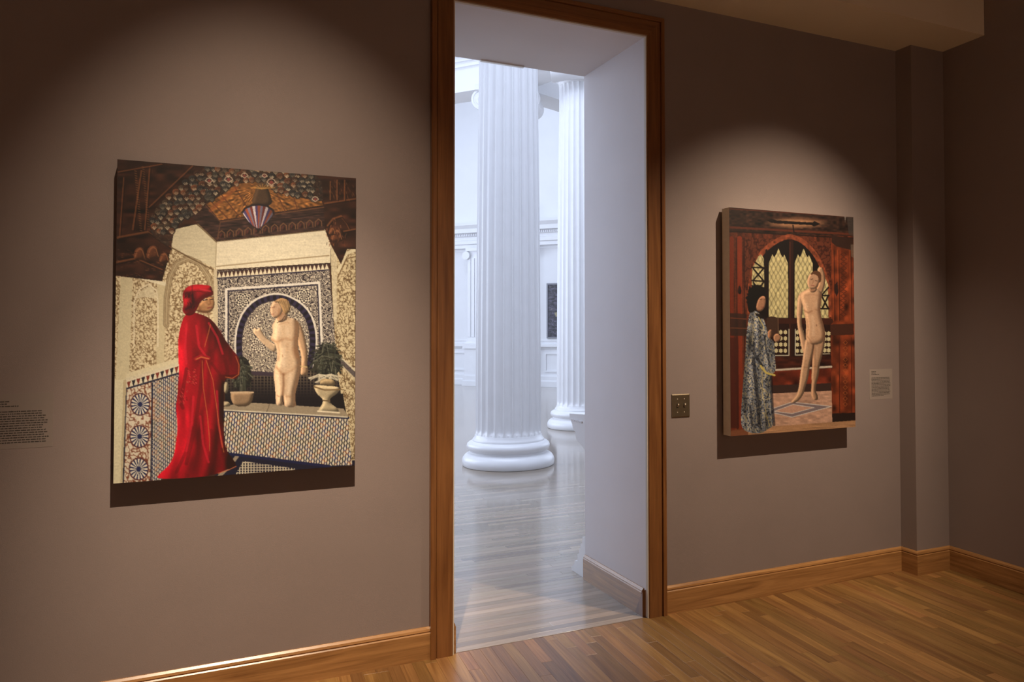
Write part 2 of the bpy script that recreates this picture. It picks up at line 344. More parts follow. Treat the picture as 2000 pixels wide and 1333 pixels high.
# oblique far wall: local s along, n towards the viewer
FO = Vector((7.08, 19.10)); FS = Vector((2.08, -2.40)).normalized(); FN = Vector((-FS.y, FS.x))
if FN.y > 0: FN = -FN
def fp(s, n): p = FO + FS * s + FN * n; return (p.x, p.y)
def fbox(b, s0, s1, n0, n1, z0, z1, m=0): c = fp((s0 + s1) / 2, (n0 + n1) / 2); return b.obox(c, FS, (s1 - s0) / 2, (n1 - n0) / 2, z0, z1, m)
def f3(s, n, z): p = fp(s, n); return Vector((p[0], p[1], z))
far = empty('wall_far'); struct(far, 'white panelled far wall of the hall with dentil cornice', 'wall')
fbox(MB(), -10, 11, -.3, 0, 0, 9.6).build('wall_field', M_WHITE, far)
CO = [(0, 0), (.16, 0), (.16, .10), (.19, .12), (.19, .22), (.15, .24), (.15, .33), (.19, .35), (.19, .42), (.28, .44), (.28, .56), (.34, .66), (.34, .70), (0, .70)]
MB().prism(CO, f3(-8, 0, 4.03), (*FS, 0), (*FN, 0), 18).build('cornice', M_GLOSSW, far)
b = MB()
for i in range(120): s = -1.6 + i * .06; fbox(b, s, s + .034, .185, .215, 4.385, 4.445)
tag(b.build('dentil', M_GLOSSW, far), kind='stuff')
CR = [(0, 0), (.03, 0), (.05, .03), (.09, .06), (.09, .13), (.06, .15), (0, .15)]
MB().prism(CR, f3(-8, 0, 1.08), (*FS, 0), (*FN, 0), 18).build('chair_rail', M_GLOSSW, far)
BS = [(0, 0), (.09, 0), (.09, .16), (.06, .2), (.06, .3), (.03, .34), (0, .34)]
MB().prism(BS, f3(-8, 0, 0), (*FS, 0), (*FN, 0), 18).build('skirting', M_GLOSSW, far)
def pframe(s0, s1, z0, z1, t=.05, d=.03):
    b = MB(); fbox(b, s0, s0 + t, 0, d, z0, z1); fbox(b, s1 - t, s1, 0, d, z0, z1); fbox(b, s0 + t, s1 - t, 0, d, z0, z0 + t); fbox(b, s0 + t, s1 - t, 0, d, z1 - t, z1)
    b.build('panel_moulding', M_GLOSSW, far)
pframe(-.75, .30, .42, .98); pframe(-1.0, .42, 1.30, 3.98, .03, .02)
pframe(2.85, 4.3, .42, .98); pframe(2.62, 4.6, 1.30, 3.98, .03, .02)
def pilaster(s0, s1):
    p = empty('pilaster', (0, 0, 0), far)
    b = MB(); fbox(b, s0 - .05, s1 + .05, 0, .36, 0, 1.08); fbox(b, s0 - .10, s1 + .10, 0, .42, 0, .14); fbox(b, s0 - .08, s1 + .08, 0, .39, .14, .30)
    fbox(b, s0 - .09, s1 + .09, 0, .41, 1.08, 1.23); b.build('pedestal', M_GLOSSW, p)
    b = MB(); n = 5; ww = (s1 - s0) / n; fbox(b, s0, s1, 0, .26, 1.23, 4.03)
    for i in range(n): fbox(b, s0 + i * ww + .02, s0 + (i + 1) * ww - .02, .26, .285, 1.42, 3.72)
    fbox(b, s0 - .04, s1 + .04, 0, .30, 1.23, 1.36); fbox(b, s0 - .05, s1 + .05, 0, .31, 3.93, 4.03); b.build('pilaster_shaft', M_GLOSSW, p)
    b = MB()
    for sc in (s0 - .01, s1 + .01):
        c = f3(sc, .20, 3.80); i0 = len(b.v); n = 20
        for q in (0, .16):
            for k in range(n):
                a = 2 * math.pi * k / n; b.v.append(tuple(c + Vector((*FS, 0)) * .12 * math.cos(a) + zz * .12 * math.sin(a) + Vector((*FN, 0)) * q))
        for k in range(n): b.f.append((i0 + k, i0 + (k + 1) % n, i0 + n + (k + 1) % n, i0 + n + k)); b.m.append(0)
        b.f.append(tuple(i0 + n + k for k in range(n))); b.m.append(0)
    b.build('scroll', M_GLOSSW, p)
pilaster(.47, 1.10); pilaster(1.86, 2.47)
# springing of the vault rib above the cornice
b = MB(); pr = [(2.50, 4.73), (2.48, 4.90), (2.43, 5.05), (2.35, 5.2), (2.25, 5.33), (2.1, 5.45), (1.9, 5.5), (1.6, 5.5), (1.6, 4.73)]
n = len(pr)
for q in (.0, .30):
    for s_, z_ in pr: b.v.append(tuple(f3(s_, q, z_)))
for j in range(n): b.f.append((j, (j + 1) % n, n + (j + 1) % n, n + j))
b.f.append(tuple(range(n))); b.f.append(tuple(range(n, 2 * n))); b.m = [0] * len(b.f); b.build('vault_springer', M_GLOSSW, far)

# hall-side mouldings beside the opening
hm = empty('trim_2'); struct(hm, 'white chair rail end and stepped skirting past the doorway reveal', 'moulding')
MB().prism([(0, 0), (.05, .02), (.13, .05), (.145, .075), (.15, .10), (.185, .12), (.20, .15), (.235, .18), (.24, .215), (.0, .23)], (XR + .001, DEP, .835), (1, 0, 0), (0, 1, 0), 1.2).build('chair_rail', M_WHITE, hm)
b = MB()
for i in range(9): b.box(XR - .006 + .0, XR + .001, DEP + .04 + i * .019, DEP + .052 + i * .019, 1.005, 1.017)
tag(b.build('bead_row', M_GLOSSW, hm), kind='stuff')
MB().prism([(0, 0), (.21, 0), (.215, .02), (.165, .06), (.165, .075), (.12, .085), (.12, .13), (.095, .14), (.095, .17), (.075, .18), (.07, .21), (.05, .22), (.045, .26), (0, .27)], (XR + .001, DEP, 0), (1, 0, 0), (0, 1, 0), 1.2).build('stepped_skirting', M_GLOSSW, hm)

# ------------------------------------------------------------------ columns
ZC = 5.69
def column(xy, label, face, cap=True):
    t = empty('fluted_column', (*xy, 0)); tag(t, label, 'column', 'columns of the bright hall', 'thing')
    prof = [(.545, 0), (.552, .012), (.556, .04), (.556, .062), (.547, .092), (.525, .122), (.495, .142), (.478, .150), (.466, .156), (.464, .172), (.47, .180), (.488, .192), (.499, .212), (.501, .235), (.492, .260), (.470, .278), (.440, .287), (.432, .292), (.432, .308), (.425, .318), (.410, .335), (.402, .362)]
    MB().lathe(prof, 96).build('base', M_GLOSSW, t, True, 40)
    NF, SG = 24, 10; n = NF * SG; b = MB()
    z0, z1 = .355, ZC + .05; zs = [z0, z0 + .03, z0 + .045, z0 + .06, z0 + .08, z0 + .11] + [z0 + .11 + (z1 - z0 - .22) * k / 14 for k in range(1, 14)] + [z1 - .11, z1 - .06, z1]
    for z in zs:
        k = (z - z0) / (z1 - z0); R = .396 - .052 * k ** 1.7
        e = min(z - z0, z1 - z); dd = 0 if e < .029 else min(1, math.sqrt(max(0, 1 - (1 - min(1, (e - .029) / .07)) ** 2)))
        for j in range(n):
            tt = (j % SG) / SG; dep = 0
            if tt > .17: q = (tt - .585) / .415; dep = .030 * math.sqrt(max(0, 1 - q * q))
            r = R - dep * dd; a = 2 * math.pi * (j + .5) / n; b.v.append((r * math.cos(a), r * math.sin(a), z))
    for q in range(len(zs) - 1):
        for j in range(n): b.f.append((q * n + j, q * n + (j + 1) % n, (q + 1) * n + (j + 1) % n, (q + 1) * n + j))
    b.m = [0] * len(b.f); b.build('fluted_shaft', M_GLOSSW, t, True, 32)
    if cap:
        fx = Vector((*face, 0)).normalized(); sx = Vector((-fx.y, fx.x, 0)); c = MB()
        MB().lathe([(.34, ZC + .02), (.36, ZC + .05), (.36, ZC + .08), (.41, ZC + .12), (.44, ZC + .19), (.42, ZC + .26)], 48).build('echinus', M_GLOSSW, t, True, 40)
        cap_ = MB(); cap_.obox((0, 0), (sx.x, sx.y), .50, .38, ZC + .24, ZC + .34); cap_.obox((0, 0), (sx.x, sx.y), .56, .44, ZC + .34, ZC + .45); cap_.build('abacus', M_GLOSSW, t)
        for sg in (-1, 1):
            b = MB(); cc = sx * .44 * sg + zz * (ZC + .175); nn = 28
            rings = [(-.40, .195), (-.37, .20), (-.2, .165), (0, .15), (.2, .165), (.37, .20), (.40, .195), (.40, .16), (.385, .155), (.385, .115), (.40, .11), (.40, .07), (.385, .065), (.385, .04), (.41, .035), (.41, .0)]
            for (a_, r_) in rings:
                for k in range(nn):
                    an = 2 * math.pi * k / nn; b.v.append(tuple(cc + fx * a_ + sx * r_ * math.cos(an) + zz * r_ * math.sin(an)))
            for q in range(len(rings) - 1):
                for k in range(nn): b.f.append((q * nn + k, q * nn + (k + 1) % nn, (q + 1) * nn + (k + 1) % nn, (q + 1) * nn + k))
            b.f.append(tuple(range(nn))); b.m = [0] * len(b.f); b.build('volute', M_GLOSSW, t, True, 40)
    return t
C1, C2, C3 = (3.433, 5.208), (5.80, 8.10), (5.287, 10.138)
column(C1, 'largest white fluted column, nearest to the doorway', (-.35, -.94))
column(C2, 'white fluted column behind, cut off by the right side of the doorway', (.83, -.55))
column(C3, 'white column hidden behind the nearest one, only scroll capital showing', (-.47, -.88))

# entablature beams over the columns
en = empty('trim_3'); struct(en, 'white entablature beams carried by the hall columns', 'beam')
def beam(p, d, L, name='beam', cornice=True, w_=.30):
    d = Vector(d).normalized(); p = Vector(p); c = p + d * L / 2
    b = MB(); b.obox(c, d, L / 2, w_, 6.15, 6.61)
    if cornice:
        for k, (z0, z1) in enumerate(((6.61, 6.70), (6.70, 6.78), (6.78, 6.90), (6.90, 7.2))): b.obox(c, d, L / 2 + .03 * k, w_ + (.05, .10, .17, -.02)[k], z0, z1)
    b.build(name, M_WHITE, en)
beam(Vector(C3) - Vector((-.6, .8)) * .3, (-.6, .8), 6.5)
beam(Vector(C3) - Vector((.915, .40)) * .3, (.915, .40), 6.5)
d32 = (Vector(C2) - Vector(C3)).normalized(); beam(C3, d32, 5.0)

# ------------------------------------------------------------------ painted pictures (flat print on canvas, drawn by numpy)
rng = np.random.default_rng(11)
def blur(a, r):
    r = int(r)
    if r < 1: return a
    for ax in (0, 1):
        for _ in range(2):
            p = np.pad(a, [(r + 1, r) if k == ax else (0, 0) for k in range(2)], mode='edge'); c = np.cumsum(p, axis=ax)
            n = a.shape[ax]
            a = ((c[2 * r + 1:2 * r + 1 + n] - c[:n]) if ax == 0 else (c[:, 2 * r + 1:2 * r + 1 + n] - c[:, :n])) / (2 * r + 1)
    return a
def chaikin(p, n=2):
    p = np.asarray(p, float)
    for _ in range(n):
        q = np.roll(p, -1, axis=0); p = np.stack([.75 * p + .25 * q, .25 * p + .75 * q], 1).reshape(-1, 2)
    return p
class Canvas:
    """raster in local drawing units (1 px of this raster = `u` drawing units)"""
    def __init__(s, x0, y0, x1, y1, u):
        s.x0, s.y0, s.u = x0, y0, u; s.w = int((x1 - x0) / u); s.h = int((y1 - y0) / u)
        s.X, s.Y = np.meshgrid(x0 + (np.arange(s.w) + .5) * u, y0 + (np.arange(s.h) + .5) * u); s.A = np.zeros((s.h, s.w, 3))
    def noise(s, sx, sy=None, seed=0):
        sy = sy or sx; g = np.random.default_rng(seed).standard_normal((int((s.Y.max() - s.y0) / sy) + 3, int((s.X.max() - s.x0) / sx) + 3))
        fx = (s.X - s.x0) / sx; fy = (s.Y - s.y0) / sy; ix = fx.astype(int); iy = fy.astype(int); a = fx - ix; b = fy - iy
        a = a * a * (3 - 2 * a); b = b * b * (3 - 2 * b)
        return (g[iy, ix] * (1 - a) + g[iy, ix + 1] * a) * (1 - b) + (g[iy + 1, ix] * (1 - a) + g[iy + 1, ix + 1] * a) * b
    def mask(s, pts, smooth=0):
        p = chaikin(pts, smooth) if smooth else np.asarray(pts, float)
        q = (p - [s.x0, s.y0]) / s.u; m = np.zeros((s.h, s.w), bool)
        ya, yb = max(0, int(q[:, 1].min())), min(s.h, int(q[:, 1].max()) + 2); xa, xb = max(0, int(q[:, 0].min())), min(s.w, int(q[:, 0].max()) + 2)
        if ya >= yb or xa >= xb: return m.astype(float)
        xs = np.arange(xa, xb) + .5
        for r in range(ya, yb):
            yy = r + .5; a = q; b = np.roll(q, -1, axis=0); hit = (a[:, 1] <= yy) != (b[:, 1] <= yy)
            if not hit.any(): continue
            a, b = a[hit], b[hit]; xi = a[:, 0] + (yy - a[:, 1]) / (b[:, 1] - a[:, 1]) * (b[:, 0] - a[:, 0])
            m[r, xa:xb] = (np.sum(xs[None, :] > xi[:, None], axis=0) % 2) == 1
        return m.astype(float)
    def paint(s, m, c, a=1.0):
        rows = np.flatnonzero(m.any(axis=1)); cols = np.flatnonzero(m.any(axis=0))
        if not len(rows): return
        sl = (slice(rows[0], rows[-1] + 1), slice(cols[0], cols[-1] + 1)); c = np.asarray(c, float)
        if c.ndim == 3: c = np.broadcast_to(c, s.A.shape)[sl]
        k = (m[sl] * a)[..., None]; s.A[sl] = s.A[sl] * (1 - k) + c * k
    def soft(s, pts, wd, c, a=.5, r=None):
        """soft-edged brush stroke"""
        p = np.asarray(pts, float); m = np.zeros((s.h, s.w))
        for (A, B) in zip(p[:-1], p[1:]):
            lo = np.minimum(A, B) - wd - 1; hi = np.maximum(A, B) + wd + 1
            xa, xb = [int(np.clip((v - s.x0) / s.u, 0, s.w)) for v in (lo[0], hi[0])]; ya, yb = [int(np.clip((v - s.y0) / s.u, 0, s.h)) for v in (lo[1], hi[1])]
            if xa >= xb or ya >= yb: continue
            X = s.X[ya:yb, xa:xb]; Y = s.Y[ya:yb, xa:xb]; d = B - A; L2 = max(d @ d, 1e-9)
            t = np.clip(((X - A[0]) * d[0] + (Y - A[1]) * d[1]) / L2, 0, 1); ds = np.hypot(X - A[0] - t * d[0], Y - A[1] - t * d[1])
            m[ya:yb, xa:xb] = np.maximum(m[ya:yb, xa:xb], np.clip(1 - ds / wd, 0, 1) ** 1.3)
        s.paint(m, c, a); return m
    def fill(s, pts, c, smooth=0, a=1.0, soft=0):
        m = s.mask(pts, smooth); m = blur(m, soft) if soft else m; s.paint(m, c, a); return m
    def stroke(s, pts, wd, c, a=1.0, closed=False):
        p = np.asarray(pts, float); m = np.zeros((s.h, s.w)); q = list(zip(p[:-1], p[1:])) + ([(p[-1], p[0])] if closed else [])
        for (A, B) in q:
            lo = np.minimum(A, B) - wd - 1; hi = np.maximum(A, B) + wd + 1
            xa, xb = [int(np.clip((v - s.x0) / s.u, 0, s.w)) for v in (lo[0], hi[0])]; ya, yb = [int(np.clip((v - s.y0) / s.u, 0, s.h)) for v in (lo[1], hi[1])]
            if xa >= xb or ya >= yb: continue
            X = s.X[ya:yb, xa:xb]; Y = s.Y[ya:yb, xa:xb]; d = B - A; L2 = max(d @ d, 1e-9)
            t = np.clip(((X - A[0]) * d[0] + (Y - A[1]) * d[1]) / L2, 0, 1); ds = np.hypot(X - A[0] - t * d[0], Y - A[1] - t * d[1])
            m[ya:yb, xa:xb] = np.maximum(m[ya:yb, xa:xb], np.clip((wd / 2 - ds) / s.u + .5, 0, 1))
        s.paint(m, c, a); return m
    def form(s, pts, c, light=(-.6, -.5), r=14, k=1.0, dark=.5, smooth=2, base=.86):
        """a painted rounded form"""
        m = s.mask(pts, smooth); rows = np.flatnonzero(m.any(axis=1)); cols = np.flatnonzero(m.any(axis=0))
        if not len(rows): return m
        R = max(1, r / s.u); q = int(R * 3 + 4); sl = (slice(max(0, rows[0] - q), rows[-1] + q), slice(max(0, cols[0] - q), cols[-1] + q))
        mm = m[sl]; h = blur(mm, R) * mm; gy, gx = np.gradient(blur(h, R * .4)); g = (gx * light[0] + gy * light[1]) * -R * 2.2 * k
        v = np.clip(base + g, dark, 1.16) * (.66 + .34 * np.clip(h * 1.2, 0, 1)); kk = mm[..., None]
        s.A[sl] = s.A[sl] * (1 - kk) + np.asarray(c, float) * v[..., None] * kk; return m
    def sample(s, x, y):
        fx = np.clip((x - s.x0) / s.u - .5, 0, s.w - 1.001); fy = np.clip((y - s.y0) / s.u - .5, 0, s.h - 1.001); ix = fx.astype(int); iy = fy.astype(int); a = (fx - ix)[..., None]; b = (fy - iy)[..., None]
        return (s.A[iy, ix] * (1 - a) + s.A[iy, ix + 1] * a) * (1 - b) + (s.A[iy + 1, ix] * (1 - a) + s.A[iy + 1, ix + 1] * a) * b
def homography(uv, xy):
    A = []; B = []
    for (u, v), (x, y) in zip(uv, xy):
        A += [[u, v, 1, 0, 0, 0, -u * x, -v * x], [0, 0, 0, u, v, 1, -u * y, -v * y]]; B += [x, y]
    return np.append(np.linalg.solve(np.array(A, float), np.array(B, float)), 1).reshape(3, 3)
def picture_mesh(name, cv, corners, x0, x1, y, z0, z1, nx, nz, gain, parent):
    """corners: drawing-unit positions of top-left, top-right, bottom-right, bottom-left"""
    Hm = homography([(0, 0), (1, 0), (1, 1), (0, 1)], corners); U, V = np.meshgrid(np.linspace(0, 1, nx), np.linspace(0, 1, nz))
    P = np.stack([U, V, np.ones_like(U)], -1) @ Hm.T; C = cv.sample(P[..., 0] / P[..., 2], P[..., 1] / P[..., 2])
    C = np.clip(lin(np.clip(C, 0, 255)) * np.asarray(gain), .004, .86)
    co = np.stack([x0 + U * (x1 - x0), np.full_like(U, y), z1 + V * (z0 - z1)], -1).reshape(-1, 3)
    i = np.arange(nx * nz).reshape(nz, nx); q = np.stack([i[:-1, :-1], i[1:, :-1], i[1:, 1:], i[:-1, 1:]], -1).reshape(-1, 4)
    me = bpy.data.meshes.new(name); me.vertices.add(len(co)); me.vertices.foreach_set('co', co.ravel()); me.loops.add(q.size); me.loops.foreach_set('vertex_index', q.ravel().astype(np.int32))
    me.polygons.add(len(q)); me.polygons.foreach_set('loop_start', np.arange(0, q.size, 4, dtype=np.int32)); me.update(calc_edges=True)
    at = me.color_attributes.new('Col', 'FLOAT_COLOR', 'POINT'); at.data.foreach_set('color', np.concatenate([C.reshape(-1, 3), np.ones((len(co), 1))], 1).ravel().astype(np.float32))
    me.materials.append(M_PAINT); o = bpy.data.objects.new(name, me); COL.objects.link(o); o.parent = parent; return o

def tri(x): return np.abs((x % 1) - .5) * 2
def star_lattice(c, p, seed=1):
    """interlaced star tiling: value in 0..1, >.5 light"""
    k = 2 * np.pi / p; X, Y = c.X, c.Y + .06 * c.X
    v = np.cos(k * X) + np.cos(k * Y) + np.cos(k * .7071 * (X + Y)) + np.cos(k * .7071 * (X - Y)) + .5 * c.noise(p * .6, seed=seed)
    return np.clip(.5 + .9 * np.sin(2.3 * v), 0, 1)
def arabesque(c, p, seed):
    n = c.noise(p, p * 1.25, seed) + .6 * c.noise(p * .55, p * .7, seed + 1)
    return np.clip(np.abs(n) * 1.9 - .28, 0, 1)
def diamonds(X, Y, px, py, cv, cols, bgc, seed=3, size=1.12):
    ix = np.floor(X / px).astype(int); odd = ix % 2; Yo = Y + odd * py * .5; iy = np.floor(Yo / py).astype(int)
    d = tri(X / px + .0) * 0 + (1 - tri(X / px)) * 1.15 + (1 - tri(Yo / py)) * .95
    h = (ix * 7 + iy * 13 + (ix * iy) % 5) % len(cols); m = np.clip((size - d) * 6, 0, 1)[..., None]
    return np.asarray(bgc, float) * (1 - m) + np.asarray(cols, float)[h] * m

def draw_left():
    c = Canvas(60, 40, 1860, 2420, 2.6); X, Y = c.X, c.Y
    c.A[:] = (58, 34, 22)
    cream = np.array((226, 208, 164.)); tan = np.array((120, 92, 56.)); navy = (42, 33, 36)
    # cream upper wall
    c.fill([(590, 455), (812, 640), (812, 840), (480, 690), (495, 560)], (205, 188, 144)); 
    c.fill([(810, 640), (1600, 540), (1640, 640), (1640, 790), (812, 845)], (224, 207, 164))
    m = c.mask([(480, 440), (1650, 440), (1650, 860), (480, 860)]); c.A *= (1 + .02 * c.noise(60, 5, 3))[..., None] * m[..., None] + (1 - m[..., None])
    c.stroke([(620, 465), (815, 645), (1595, 555)], 12, (120, 98, 66)); c.stroke([(820, 648), (1595, 560)], 5, (225, 210, 170)); c.stroke([(815, 822), (1500, 750), (1630, 738)], 9, (150, 126, 86), .8)
    c.stroke([(813, 650), (808, 840)], 5, (160, 140, 100))
    # carved stucco of the left side
    ar = arabesque(c, 13, 20); st = tan * (1 - ar[..., None]) + np.array((218, 196, 146.)) * ar[..., None]
    m = c.mask([(70, 880), (410, 905), (440, 830), (490, 690), (812, 838), (815, 1650), (75, 1650)]); c.paint(m, st)
    c.fill([(130, 895), (215, 900), (190, 1650), (95, 1650)], (206, 188, 140)); c.fill([(388, 930), (450, 945), (440, 1620), (385, 1640)], (200, 180, 132)); c.fill([(170, 1590), (545, 1480), (545, 1520), (170, 1640)], (214, 196, 148))
    c.stroke([(225, 1400), (225, 1080), (260, 990), (330, 950), (385, 1000), (395, 1080), (395, 1400)], 9, (224, 205, 160)); c.fill([(235, 1060), (270, 1000), (330, 960), (380, 1010), (380, 1060), (300, 1040)], (214, 196, 150), 1, .8)
    c.stroke([(90, 885), (220, 890), (445, 950)], 26, (222, 205, 160))
    for k, (wd, col) in enumerate(((44, (110, 86, 54)), (30, (196, 174, 126)), (20, (120, 96, 62)), (10, (206, 184, 136)))):
        c.stroke([(455, 1240), (458, 1050), (480, 900), (530, 800), (610, 765), (690, 800), (760, 900), (785, 1010), (790, 1100)], wd, col, .6)
    c.stroke([(495, 690), (640, 770), (800, 850)], 10, (110, 86, 54))
    c.fill([(797, 840), (822, 850), (830, 1640), (790, 1640)], (200, 180, 136))
    # tiled back wall
    sl = star_lattice(c, 34); bt = np.array(navy, float) * (1 - sl[..., None]) + np.array((214, 196, 160.)) * sl[..., None]; bt = bt * (.93 + .07 * c.noise(12, 12, 5))[..., None]
    wallp = [(820, 855), (1630, 795), (1690, 1500), (1700, 1640), (830, 1640)]; c.paint(c.mask(wallp), bt)
    m = c.mask([(820, 862), (1630, 797), (1634, 838), (820, 905)]); t = ((X - 820) / 30.0) % 1; yy = (Y - (905 - (X - 820) * .083)) / -43.0
    c.paint(m, np.where((np.abs(t - .5) * 2 < (1 - yy))[..., None], np.array((222, 204, 160.)), np.array((70, 44, 34.))))
    c.stroke([(820, 862), (1630, 797)], 6, (40, 30, 30)); c.stroke([(820, 908), (1634, 842)], 9, (44, 38, 50))
    c.stroke([(885, 1640), (885, 985), (1560, 935), (1592, 1640)], 17, (222, 208, 178)); c.stroke([(900, 1640), (900, 1000), (1548, 950), (1578, 1640)], 8, (36, 32, 46))
    for (x, y) in ((1005, 1065), (1450, 1035)):
        th = np.arctan2(Y - y, X - x); rr = np.hypot(X - x, Y - y); m = (rr < 55).astype(float)
        c.paint(m, np.where((np.cos(8 * th) * np.cos(rr * .28) > 0)[..., None], np.array((216, 200, 162.)), np.array(navy, float)))
    arch = [(975, 1640), (955, 1500), (948, 1360), (965, 1240), (1010, 1140), (1090, 1060), (1180, 1025), (1245, 1015), (1320, 1025), (1420, 1075), (1495, 1150), (1535, 1260), (1545, 1380), (1530, 1500), (1500, 1640)]
    m = c.mask(arch, 1); c.paint(m, np.array((34, 29, 42.)) * (1 + .35 * np.sign(np.sin(np.arctan2(Y - 1330, X - 1245) * 40)))[..., None])
    c.stroke(chaikin(arch[:], 1)[1:-1], 14, (216, 202, 172))
    inn = [(1245 + (x - 1245) * .84, 1345 + (y - 1345) * .86) for x, y in arch]; sl2 = star_lattice(c, 27, 9); it = np.array((58, 46, 44.)) * (1 - sl2[..., None]) + np.array((216, 198, 158.)) * sl2[..., None]
    c.paint(c.mask(inn, 1), it); c.stroke(chaikin(inn, 1), 8, (40, 34, 44))
    for (x, y, r) in ((1120, 1390, 60), (1320, 1250, 60), (1090, 1230, 45)):
        th = np.arctan2(Y - y, X - x); rr = np.hypot(X - x, Y - y); m = (rr < r) * 1.0; c.paint(m, np.where((np.cos(10 * th) * np.cos(rr * .25) > 0)[..., None], np.array((220, 203, 165.)), np.array((70, 54, 48.))))
    # dark water alcove
    al = [(1000, 1580), (1250, 1600), (1700, 1540), (1760, 1880), (880, 1860), (880, 1620)]; gr = (np.maximum(np.cos(X * .26), np.cos(Y * .3)) > .55)[..., None]
    fade = np.clip((1780 - Y) / 170, 0, 1)[..., None]; c.paint(c.mask(al), np.where(gr, np.array((96, 82, 62.)) * fade + np.array((20, 18, 20)) * (1 - fade), np.array((26, 22, 24.))))
    c.stroke([(1060, 1590), (1240, 1600)], 30, (60, 48, 52))
    # right carved wall
    ar = arabesque(c, 14, 60); st = tan * .9 * (1 - ar[..., None]) + np.array((206, 184, 134.)) * ar[..., None]
    c.paint(c.mask([(1640, 640), (1740, 690), (1845, 690), (1845, 2300), (1775, 2270), (1745, 1880), (1690, 1560), (1655, 1000)]), st)
    c.fill([(1640, 645), (1690, 660), (1690, 1250), (1665, 1200)], (214, 196, 150), 0, .75); c.stroke([(1700, 850), (1760, 720), (1845, 690)], 22, (216, 198, 150)); c.stroke([(1695, 900), (1760, 760), (1845, 740)], 8, (120, 92, 56))
    c.stroke([(1720, 1480), (1845, 1590)], 12, (206, 190, 150)); c.stroke([(1720, 1505), (1845, 1625)], 30, (70, 62, 62), .8); c.stroke([(1720, 1530), (1845, 1660)], 9, (190, 172, 130))
    c.fill([(1640, 1760), (1735, 1740), (1760, 1880), (1650, 1880)], (22, 20, 20))
    # ceiling and brackets
    brown = np.array((50, 27, 17.)) * (1 + .28 * c.noise(70, 26, 31))[..., None]; c.paint(c.mask([(70, 40), (1860, 40), (1860, 690), (1765, 690), (1720, 800), (1640, 650), (1600, 545), (1590, 380), (830, 480), (500, 560), (490, 690), (425, 930), (70, 890)]), brown)
    for a_ in (([(120, 620), (150, 190)], 8), ([(215, 560), (275, 140)], 12), ([(300, 560), (335, 110)], 10), ([(110, 150), (420, 90)], 8), ([(110, 620), (320, 580), (480, 690)], 20), ([(90, 800), (230, 770), (420, 850)], 18), ([(330, 400), (640, 100)], 8), ([(1600, 360), (1845, 320)], 12), ([(1640, 200), (1640, 330)], 10), ([(1690, 190), (1690, 330)], 10), ([(1745, 190), (1745, 330)], 10), ([(1620, 520), (1660, 470), (1720, 450), (1760, 500), (1780, 540)], 12), ([(1740, 560), (1845, 540)], 10)):
        c.stroke(a_[0], a_[1], (128, 76, 42), .75); c.stroke([(x + 9, y + 9) for x, y in a_[0]], a_[1] * .7, (26, 14, 10), .8)
    for x, y, r in ((265, 730, 48), (360, 720, 52), (440, 760, 40), (400, 570, 40), (1690, 590, 50), (1655, 560, 30)):
        c.form([(x - r, y + r), (x - r * .8, y - r * .5), (x, y - r), (x + r * .8, y - r * .5), (x + r, y + r)], (104, 58, 34)); c.stroke([(x - r * .7, y + r * .6), (x - r * .4, y - r * .4), (x, y - r * .7), (x + r * .4, y - r * .4), (x + r * .7, y + r * .6)], 6, (150, 96, 56), .8)
    c.paint(c.mask([(620, 455), (735, 375), (842, 492), (1592, 378), (1600, 550), (815, 640)]), np.array((52, 34, 27.)) * (1 + .3 * c.noise(40, 9, 41))[..., None])
    for k in range(12):
        x = 850 + k * 64; y = 605 - k * 8.2; c.stroke([(x - 24, y + 12), (x - 22, y - 22), (x, y - 42), (x + 22, y - 24), (x + 24, y + 8)], 7, (112, 74, 46)); c.form([(x - 14, y + 10), (x - 12, y - 16), (x, y - 28), (x + 12, y - 16), (x + 14, y + 8)], (84, 44, 34))
    c.stroke([(842, 500), (1592, 388)], 8, (100, 64, 40)); c.stroke([(830, 545), (1592, 432)], 6, (24, 16, 14)); c.stroke([(735, 385), (842, 500), (818, 630)], 8, (90, 58, 38))
    gold = [(735, 365), (850, 290), (960, 225), (1120, 205), (1300, 290), (1565, 320), (1590, 372), (835, 488)]
    gm = c.mask(gold); fan = .75 + .25 * np.sin(np.arctan2(Y - 250, X - 1120) * 46) * c.noise(30, 30, 51); c.paint(gm, np.array((196, 124, 58.)) * (fan * (.9 + .16 * c.noise(18, 9, 52)))[..., None])
    for (a_, b_) in (((770, 350), (900, 480)), ((845, 300), (985, 470)), ((940, 240), (1040, 400)), ((1250, 290), (1310, 420)), ((1370, 310), (1400, 405))): c.stroke([a_, b_], 8, (96, 54, 30))
    c.stroke([(770, 420), (900, 300), (960, 250)], 26, (168, 84, 40), .4)
    mq = [(330, 500), (390, 380), (520, 270), (640, 190), (740, 95), (900, 80), (1300, 90), (1570, 150), (1592, 330), (1560, 350), (1480, 330), (1400, 315), (1290, 290), (1190, 260), (1120, 205), (1000, 215), (940, 235), (860, 300), (760, 360), (690, 420), (620, 450), (580, 500), (510, 560), (490, 690), (400, 640), (345, 590)]
    mm = c.mask(mq, 1); cell = 52; jx = X + 10 * c.noise(40, 40, 71); jy = Y + 10 * c.noise(40, 40, 72); iy = np.floor(jy / 40).astype(int); ix = np.floor((jx + (iy % 2) * 26) / cell).astype(int)
    lx = ((jx + (iy % 2) * 26) / cell) % 1 - .5; ly = (jy / 40) % 1 - .5; pal = np.array([(44, 46, 42), (70, 42, 28), (34, 36, 38), (88, 50, 30), (58, 46, 34), (40, 27, 21)], float)
    colm = pal[(ix * 5 + iy * 3 + (ix * iy) % 4) % 6] * (1.15 - 1.5 * ly)[..., None]; rib = (np.abs(np.abs(lx) * 1.6 + ly - .32) < .09) & (ly > -.2); tip = (np.hypot(lx, (ly + .34) * 1.2) < .13)
